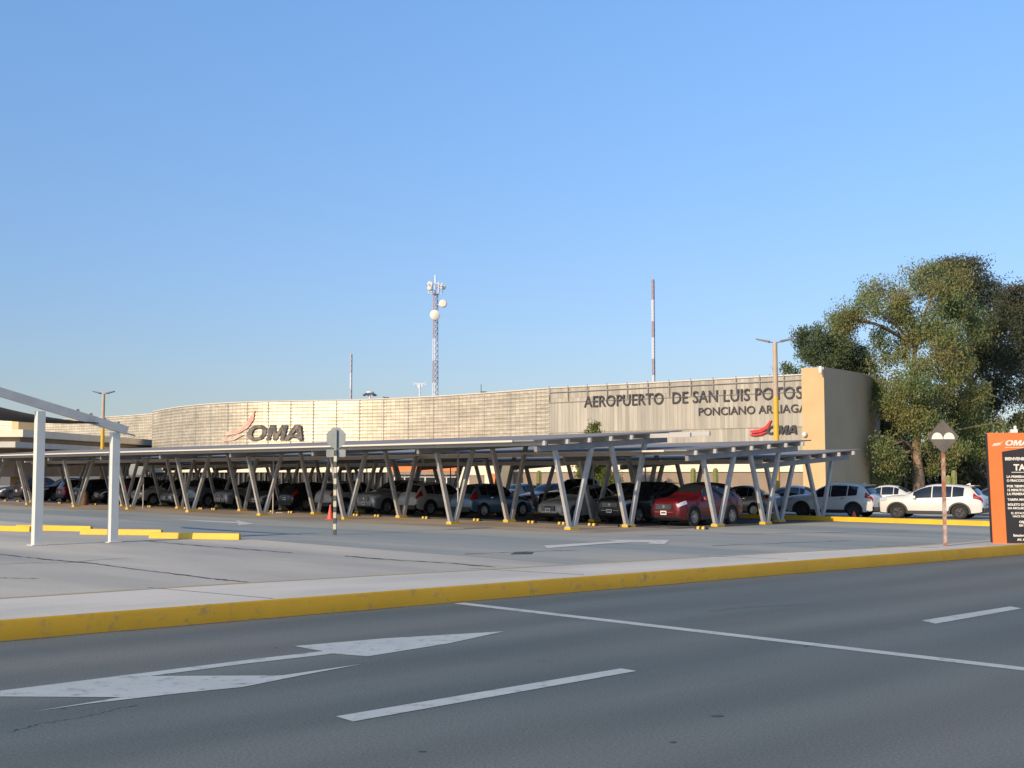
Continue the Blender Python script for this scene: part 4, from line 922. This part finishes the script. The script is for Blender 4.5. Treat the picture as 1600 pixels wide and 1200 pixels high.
mb = MB(); mb.lathe([(.001, .18), (.12, .14), (.16, 0), (.12, -.1), (.001, -.16)], (0, 0, 0), 'z', 12); mb.beam((0, 0, 0), (0.1, .5, .1), .08, .08)
pc = AT(1282, 580, ta.y - .35); o = MB().lathe([(.001, .34), (.10, .32), (.13, .05), (.10, -.12), (.001, -.2)], (0, 0, 0), 'z', 12).beam((0, 0, .2), (.1, .45, .2), .1, .1).build('security_camera', M['white'], smooth=50); o.location = pc; tag(o, 'white security camera high on the ochre tower corner', 'camera')
pc = AT(1257, 679, tb.y - .2); o = MB().lathe([(.001, .16), (.13, .12), (.16, 0), (.12, -.12), (.001, -.17)], (0, 0, 0), 'z', 12).beam((0, 0, .0), (.05, .3, .05), .1, .1).build('dome_camera', M['white'], smooth=50); o.location = pc; tag(o, 'small white dome camera low on the ochre tower face', 'camera')
# ribbed wall right of tower
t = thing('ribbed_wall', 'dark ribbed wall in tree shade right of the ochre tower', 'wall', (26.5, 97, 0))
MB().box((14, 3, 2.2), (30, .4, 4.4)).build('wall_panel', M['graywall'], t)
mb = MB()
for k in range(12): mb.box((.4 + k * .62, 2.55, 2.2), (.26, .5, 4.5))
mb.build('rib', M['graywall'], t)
# porch slabs at far left
t = thing('entrance_porch', 'stepped pale concrete porch roof at the far left of the terminal', 'porch', (0, 0, 0))
def slab(px, pyt, pyb, dep, xl, yfar, nm, m):
    p = AT(px, pyt, dep); z1 = p.z; z0 = AT(px, pyb, dep).z; mb = MB()
    mb.add([(xl, dep + 1, z0), (p.x, dep, z0), (p.x + 1.6, yfar, z0), (xl, yfar, z0), (xl, dep + 1, z1), (p.x, dep, z1), (p.x + 1.6, yfar, z1), (xl, yfar, z1)], [(3, 2, 1, 0), (4, 5, 6, 7), (0, 1, 5, 4), (1, 2, 6, 5), (2, 3, 7, 6), (3, 0, 4, 7)])
    return mb.build(nm, m, t)
slab(36, 671, 682.5, 103, -80, 137, 'upper_slab', M['cream']); slab(31, 682.5, 690, 103.6, -80, 136, 'recess', M['brown']); slab(24, 690, 699, 102, -80, 136, 'lower_slab', M['greycream'])
slab(24, 699, 745, 108, -80, 135, 'porch_wall', M['brown'])
p = AT(37, 656, 112); o = MB().box((0, 0, 3.6), (1.5, 1.5, 7.2), R(43)).build('stair_turret', M['tower']); o.location = (p.x, p.y, 0)
tag(o, 'small square ochre turret above the far left porch roof', 'turret')
# ================================================================ MASTS ON THE SKYLINE
def lattice(mb, w0, w1, z0, z1, step, mi_fn, x0=0, r=.035):
    z = z0; k = 0
    leg = lambda z, i: Vector((x0 + math.cos(2 * PI * i / 3 + .4) * (w0 + (w1 - w0) * (z - z0) / (z1 - z0)) * .58, math.sin(2 * PI * i / 3 + .4) * (w0 + (w1 - w0) * (z - z0) / (z1 - z0)) * .58, z))
    while z < z1 - .01:
        z2 = min(z + step, z1); mi = mi_fn((z + z2) / 2)
        for i in range(3):
            mb.beam(leg(z, i), leg(z2, i), r * 2.4, r * 2.4, (1, 0, 0), mi); mb.beam(leg(z, i), leg(z2, (i + 1) % 3), r * 1.5, r * 1.5, (1, 0, 0), mi); mb.beam(leg(z2, i), leg(z2, (i + 1) % 3), r * 1.5, r * 1.5, (0, 0, 1), mi)
        z = z2; k += 1
def base_at(px, dep): return Vector(((px - 800) / 1955 * dep, dep, 0))
b = base_at(679, 180); zt = AT(679, 430, 180).z; t = thing('antenna_tower', 'tall lattice antenna tower with several round dishes above the facade', 'antenna tower', b)
mb = MB(); bands = [(0, 13.0, 1), (13, 17, 0), (17, 21, 1), (21, 40, 0)]
zz = lambda py: AT(679, py, 180).z
fn = lambda z: 0 if (zz(630) > z or zz(563) < z < zz(533) or z > zz(500) and z < zz(470) ) else (0 if zz(597) > z else 1)
def fn(z):
    if z > zz(470): return 1
    if z > zz(533): return 1
    if z > zz(563): return 0
    if z > zz(596): return 1
    return 0
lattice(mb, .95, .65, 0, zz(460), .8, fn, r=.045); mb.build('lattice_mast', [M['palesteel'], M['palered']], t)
mb = MB(); mb.tube([(0, 0, zz(462)), (0, 0, zz(430))], .13, 8)
for k in range(6): a = k * PI / 3; mb.beam((math.cos(a) * 1.0, math.sin(a) * 1.0, zz(459)), (math.cos(a) * 1.0, math.sin(a) * 1.0, zz(442)), .28, .12); mb.beam((0, 0, zz(459)), (math.cos(a) * 1.0, math.sin(a) * 1.0, zz(459)), .08, .08); mb.beam((0, 0, zz(444)), (math.cos(a) * 1.0, math.sin(a) * 1.0, zz(444)), .08, .08)
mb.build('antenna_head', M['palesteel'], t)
for px, py, r, y in ((672, 452, .35, -.9), (671.5, 443, .36, .3), (692, 448, .42, .3), (692.5, 475, .58, -.3), (680, 493, .74, -.5)):
    q = AT(px, py, 180) - b; mb = MB(); mb.lathe([(.001, y - .35), (r * .8, y - .32), (r, y - .2), (r, y + .05), (r * .3, y + .3), (.001, y + .3)], (q.x, 0, q.z), 'y', 20); mb.beam((q.x, y + .2, q.z), (0, 0, q.z - .2), .1, .1); mb.build('dish', M['dish'], t, 40)
b = base_at(1022.5, 160); t = thing('guyed_mast', 'slim red and white lattice mast rising behind the airport lettering', 'mast', b)
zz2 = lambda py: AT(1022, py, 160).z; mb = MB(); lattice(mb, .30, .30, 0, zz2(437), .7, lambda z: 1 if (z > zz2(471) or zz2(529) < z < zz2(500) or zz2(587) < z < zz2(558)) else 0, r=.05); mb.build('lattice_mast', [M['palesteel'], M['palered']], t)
b = base_at(547, 220); t = thing('guyed_mast', 'faint red and white mast rising behind the left facade', 'mast', b)
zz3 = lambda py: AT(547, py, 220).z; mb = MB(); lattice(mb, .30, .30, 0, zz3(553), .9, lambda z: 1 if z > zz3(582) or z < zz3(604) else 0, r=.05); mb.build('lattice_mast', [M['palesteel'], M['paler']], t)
b = base_at(577, 150); t = thing('floodlight_mast', 'cluster of dark floodlights on a short mast above the slat facade', 'floodlight', b); zf = AT(577, 614, 150).z
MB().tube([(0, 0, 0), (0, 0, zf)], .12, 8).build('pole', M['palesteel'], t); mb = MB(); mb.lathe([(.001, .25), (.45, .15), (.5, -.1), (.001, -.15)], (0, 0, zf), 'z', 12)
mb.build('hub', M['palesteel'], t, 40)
for k in range(7):
    a = 2 * PI * k / 7; MB().beam((math.cos(a) * .35, math.sin(a) * .35, zf), (math.cos(a) * .85, math.sin(a) * .85, zf - .3), .35, .14).build('floodlight', M['lamphead'], t)
b = base_at(655, 170); t = thing('weather_radar', 'small pale T-shaped antenna on the skyline left of the dish tower', 'antenna', b); zf = AT(655, 601, 170).z
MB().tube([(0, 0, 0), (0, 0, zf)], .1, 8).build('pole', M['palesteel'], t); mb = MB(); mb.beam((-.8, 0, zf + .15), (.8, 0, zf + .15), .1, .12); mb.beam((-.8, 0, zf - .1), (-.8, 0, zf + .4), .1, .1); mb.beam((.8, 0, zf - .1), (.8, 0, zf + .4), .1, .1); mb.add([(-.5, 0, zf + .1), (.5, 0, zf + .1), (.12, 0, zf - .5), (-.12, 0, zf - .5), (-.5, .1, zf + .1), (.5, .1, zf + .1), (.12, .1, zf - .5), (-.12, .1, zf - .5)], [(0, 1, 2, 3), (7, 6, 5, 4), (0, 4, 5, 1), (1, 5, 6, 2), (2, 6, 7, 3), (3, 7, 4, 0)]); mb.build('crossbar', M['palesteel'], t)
for px, lb in ((755, 'tiny roof vent with a spike on the facade skyline'), (601, 'low dark roof fitting on the facade skyline near the floodlights')):
    p = on_curve(px) if px != 755 else on_curve(755); o = MB().box((0, 0, .12), (.5, .3, .2)).tube([(-.2, 0, 0), (-.2, 0, .8 if px == 755 else .3)], .03, 6).build('roof_fitting', M['lamphead']); o.location = (p.x, p.y + .8, HT); tag(o, lb, 'roof fitting')
# ================================================================ SMALL THINGS
def cone(px, py, label):
    b = G(px, py); t = thing('traffic_cone', label, 'traffic cone', b, .3); MB().box((0, 0, .02), (.38, .38, .04)).build('cone_base', M['conered'], t); MB().lathe([(.14, .04), (.03, .68), (.001, .7)], (0, 0, 0), 'z', 16).build('cone_body', M['conered'], t, 40); return t
cone(516, 812, 'orange red traffic cone standing beside the striped sign post')
c_ = cone(1333, 810, 'orange cone lying low behind the yellow kerb between the white suvs'); c_.location = base_at(1333, 58.3) ; c_.scale = (1, 1, .5)
o = MB().lathe([(.27, 0), (.30, .05), (.29, .3), (.31, .32), (.29, .35), (.28, .6), (.30, .62), (.27, .66), (.25, .88), (.001, .88)], (0, 0, 0), 'z', 18).build('barrel', M['bin'], smooth=40); o.location = W(36.2, ona_b(132, 36.2), .006); tag(o, 'rusty brown barrel bin standing by the parked black cars', 'barrel')
# ================================================================ VEGETATION
rng = np.random.default_rng(5)
def leaves(name, blobs, m, parent, per=75, clumps=1.0, leaf=(.13, .30), droop=.5, sig=.42):
    cs = []
    for (c, rx, ry, rz) in blobs:
        nC = max(3, int(clumps * 5.5 * (rx * rz + ry * rz + rx * ry) / 3 * 1.6))
        d = rng.normal(size=(nC, 3)); d /= np.linalg.norm(d, axis=1)[:, None]; rr = rng.uniform(.35, 1.0, size=(nC, 1)) ** .6
        cs.append(np.array(c)[None] + d * rr * np.array([rx, ry, rz])[None])
    cs = np.concatenate(cs); nC = len(cs)
    sz = rng.uniform(.6, 1.35, size=(nC, 1, 1))
    pts = cs[:, None, :] + np.clip(rng.normal(size=(nC, per, 3)), -1.75, 1.75) * sig * sz * np.array([1, 1, .75]); pts[:, :, 2] -= droop * np.abs(rng.normal(size=(nC, per))) * .45
    pts = pts.reshape(-1, 3); n = len(pts)
    dr = rng.normal(size=(n, 3)); dr[:, 2] -= droop * 1.6; dr /= np.linalg.norm(dr, axis=1)[:, None]
    sdv = np.cross(dr, rng.normal(size=(n, 3))); sdv /= np.linalg.norm(sdv, axis=1)[:, None]
    ln = rng.uniform(.6, 1.25, size=(n, 1)); a = dr * leaf[1] / 2 * ln; b_ = sdv * leaf[0] / 2 * ln
    V = np.stack([pts - a, pts + b_, pts + a, pts - b_], 1).reshape(-1, 3).astype(np.float32)
    me = bpy.data.meshes.new(name); me.vertices.add(n * 4); me.vertices.foreach_set('co', V.ravel())
    me.loops.add(n * 4); me.loops.foreach_set('vertex_index', np.arange(n * 4, dtype=np.int32)); me.polygons.add(n)
    me.polygons.foreach_set('loop_start', np.arange(0, n * 4, 4, dtype=np.int32)); me.update(calc_edges=True); me.validate(); me.materials.append(m)
    return link_mesh(name, me, parent)
def tree(name, label, basepx, dep, blobs_px, m, bark, r0=.4, cat='tree', group=None, trunk_top=None, **k):
    b = base_at(basepx, dep); t = thing(name, label, cat, b, 0, group); S = dep / 1955; bl = []
    for i, (px, py, rp) in enumerate(blobs_px):
        dy = ((i * 37) % 11 - 5) * .42; c = AT(px, py, dep + dy) - b; rr = rp * S; bl.append((c, rr, rr * 1.05, rr * .92))
    leaves('crown', bl, m, t, **k)
    mb = MB(); tt = AT(*(trunk_top or blobs_px[0][:2]), dep) - b; wob = [Vector((random.uniform(-.2, .2), random.uniform(-.2, .2), 0)) for _ in range(8)]
    pts = [Vector((0, 0, -.05))] + [tt * (i / 7) + wob[i] for i in range(1, 8)]; mb.tube(pts, [r0 * (1.25 if i == 0 else 1 - .11 * i) for i in range(8)], 9)
    for c, rr, _, _ in bl:
        s = pts[2 + (int(abs(c.x) * 10) % 4)]; s = min(pts[2:7], key=lambda q: abs(q.z - (c.z - 1.6))); mid = s.lerp(c, .5) + Vector((0, 0, .5))
        mb.tube([s, mid, c, c + (c - mid) * .25], [r0 * .30, r0 * .2, r0 * .11, r0 * .04], 6)
    mb.build('trunk', bark, t, 60); return t
tree('pepper_tree', 'large olive pepper tree with pale trunk behind the white suvs', 1434, 88, [(1440, 592, 40), (1420, 480, 40), (1375, 455, 26), (1352, 478, 22), (1465, 445, 42), (1500, 500, 46), (1480, 560, 42), (1395, 540, 34), (1385, 610, 32), (1420, 640, 40), (1500, 610, 42), (1392, 696, 30), (1382, 735, 20), (1405, 728, 16), (1478, 692, 30), (1460, 722, 16), (1520, 655, 32), (1462, 520, 34), (1560, 660, 16), (1530, 690, 22), (1330, 500, 24), (1306, 492, 13), (1445, 665, 26)], M['leaf_olive'], M['bark'], .40, trunk_top=(1428, 500), per=340, clumps=.62, leaf=(.085, .205), sig=.50, droop=.7)
tree('ash_tree', 'dark green tree spreading over the top of the ochre tower', 1352, 101, [(1292, 545, 34), (1270, 525, 24), (1266, 555, 18), (1310, 520, 26), (1330, 560, 34), (1345, 590, 26), (1360, 620, 26), (1375, 660, 28), (1385, 710, 30), (1300, 566, 20)], M['leaf_green'], M['bark2'], .4, trunk_top=(1360, 600), per=210, clumps=1.1, leaf=(.09, .21))
tree('eucalyptus_tree', 'tallest dark tree whose crown tops the group behind the olive tree', 1512, 100, [(1505, 432, 40), (1480, 425, 26), (1530, 450, 32), (1545, 500, 42), (1515, 540, 45), (1545, 570, 40), (1520, 640, 45), (1495, 700, 40), (1545, 710, 36), (1510, 750, 34), (1465, 740, 36), (1480, 650, 40), (1560, 610, 26)], M['leaf_dark'], M['bark2'], .6, trunk_top=(1512, 480), per=260, clumps=.75, leaf=(.09, .22), sig=.5)
tree('eucalyptus_tree', 'dark tree leaning in from the right edge of the photograph', 1612, 96, [(1600, 470, 40), (1580, 460, 24), (1628, 500, 50), (1590, 515, 38), (1575, 555, 26), (1600, 560, 34), (1595, 600, 20), (1640, 600, 40)], M['leaf_dark'], M['bark2'], .45, trunk_top=(1605, 520), per=260, clumps=.75, leaf=(.09, .22), sig=.5)
tree('shade_tree', 'low dark tree behind the orange price board', 1598, 92, [(1592, 690, 28), (1604, 660, 26), (1575, 725, 26), (1600, 730, 36), (1620, 690, 40)], M['leaf_dark'], M['bark2'], .3, trunk_top=(1598, 690), per=140, clumps=1.)
tree('shade_tree', 'dark shrubby tree under the olive tree left of the diamond sign', 1455, 103, [(1420, 735, 26), (1450, 745, 30), (1485, 730, 26), (1515, 745, 28), (1550, 745, 26)], M['leaf_dark'], M['bark2'], .25, trunk_top=(1455, 720), per=130, clumps=.9)
tree('distant_tree', 'small treetop peeking over the terminal roof beside the tower', 1233, 118, [(1228, 577, 8), (1240, 580, 8), (1233, 574, 5), (1248, 583, 8)], M['leaf_green'], M['bark2'], .2, per=60, clumps=1.5)
tree('young_conifer', 'bright green young conifer in front of the lettered wall', 926, 84, [(925, 672, 6), (925, 684, 11), (926, 698, 16), (926, 714, 20), (925, 730, 22), (922, 748, 20), (925, 762, 16)], M['leaf_bright'], M['bark2'], .12, per=110, clumps=6., leaf=(.07, .20), droop=-.4, sig=.2)
tree('garden_bush', 'rounded bright bush beside the young conifer under the carports', 954, 80, [(952, 745, 13), (960, 757, 11), (948, 760, 10)], M['leaf_bright'], M['bark2'], .06, cat='bush', per=100, clumps=4., leaf=(.07, .18), droop=0., sig=.2)
def cactus(px, dep, z, arms, label):
    b = base_at(px, dep); mb = MB()
    for dx, h in arms:
        n = 16; prof = []
        mb.tube([(dx, 0, 0), (dx, 0, h - .1), (dx, 0, h)], [.15, .15, .07], 10)
        for k in range(8): a = 2 * PI * k / 8; mb.beam((dx + .15 * math.cos(a), .15 * math.sin(a), 0), (dx + .15 * math.cos(a), .15 * math.sin(a), h - .1), .03, .03)
    o = mb.build('columnar_cactus', M['cactus']); o.location = b; tag(o, label, 'cactus', 'columnar cactuses planted by the terminal')
cactus(1486, 74, 0, [(-.16, 2.0), (.17, 2.3), (.75, 1.3)], 'pair of green column cactuses above the roof of the right white suv')
cactus(1083, 78, 0, [(0, 2.45)], 'single column cactus behind the red crossover, left of two')
cactus(1118, 78, 0, [(0, 2.45)], 'single column cactus behind the red crossover, right of two')
cactus(842, 80, 0, [(0, 2.3)], 'column cactus by the brown wall left of the young conifer')
# hidden ground behind the trees
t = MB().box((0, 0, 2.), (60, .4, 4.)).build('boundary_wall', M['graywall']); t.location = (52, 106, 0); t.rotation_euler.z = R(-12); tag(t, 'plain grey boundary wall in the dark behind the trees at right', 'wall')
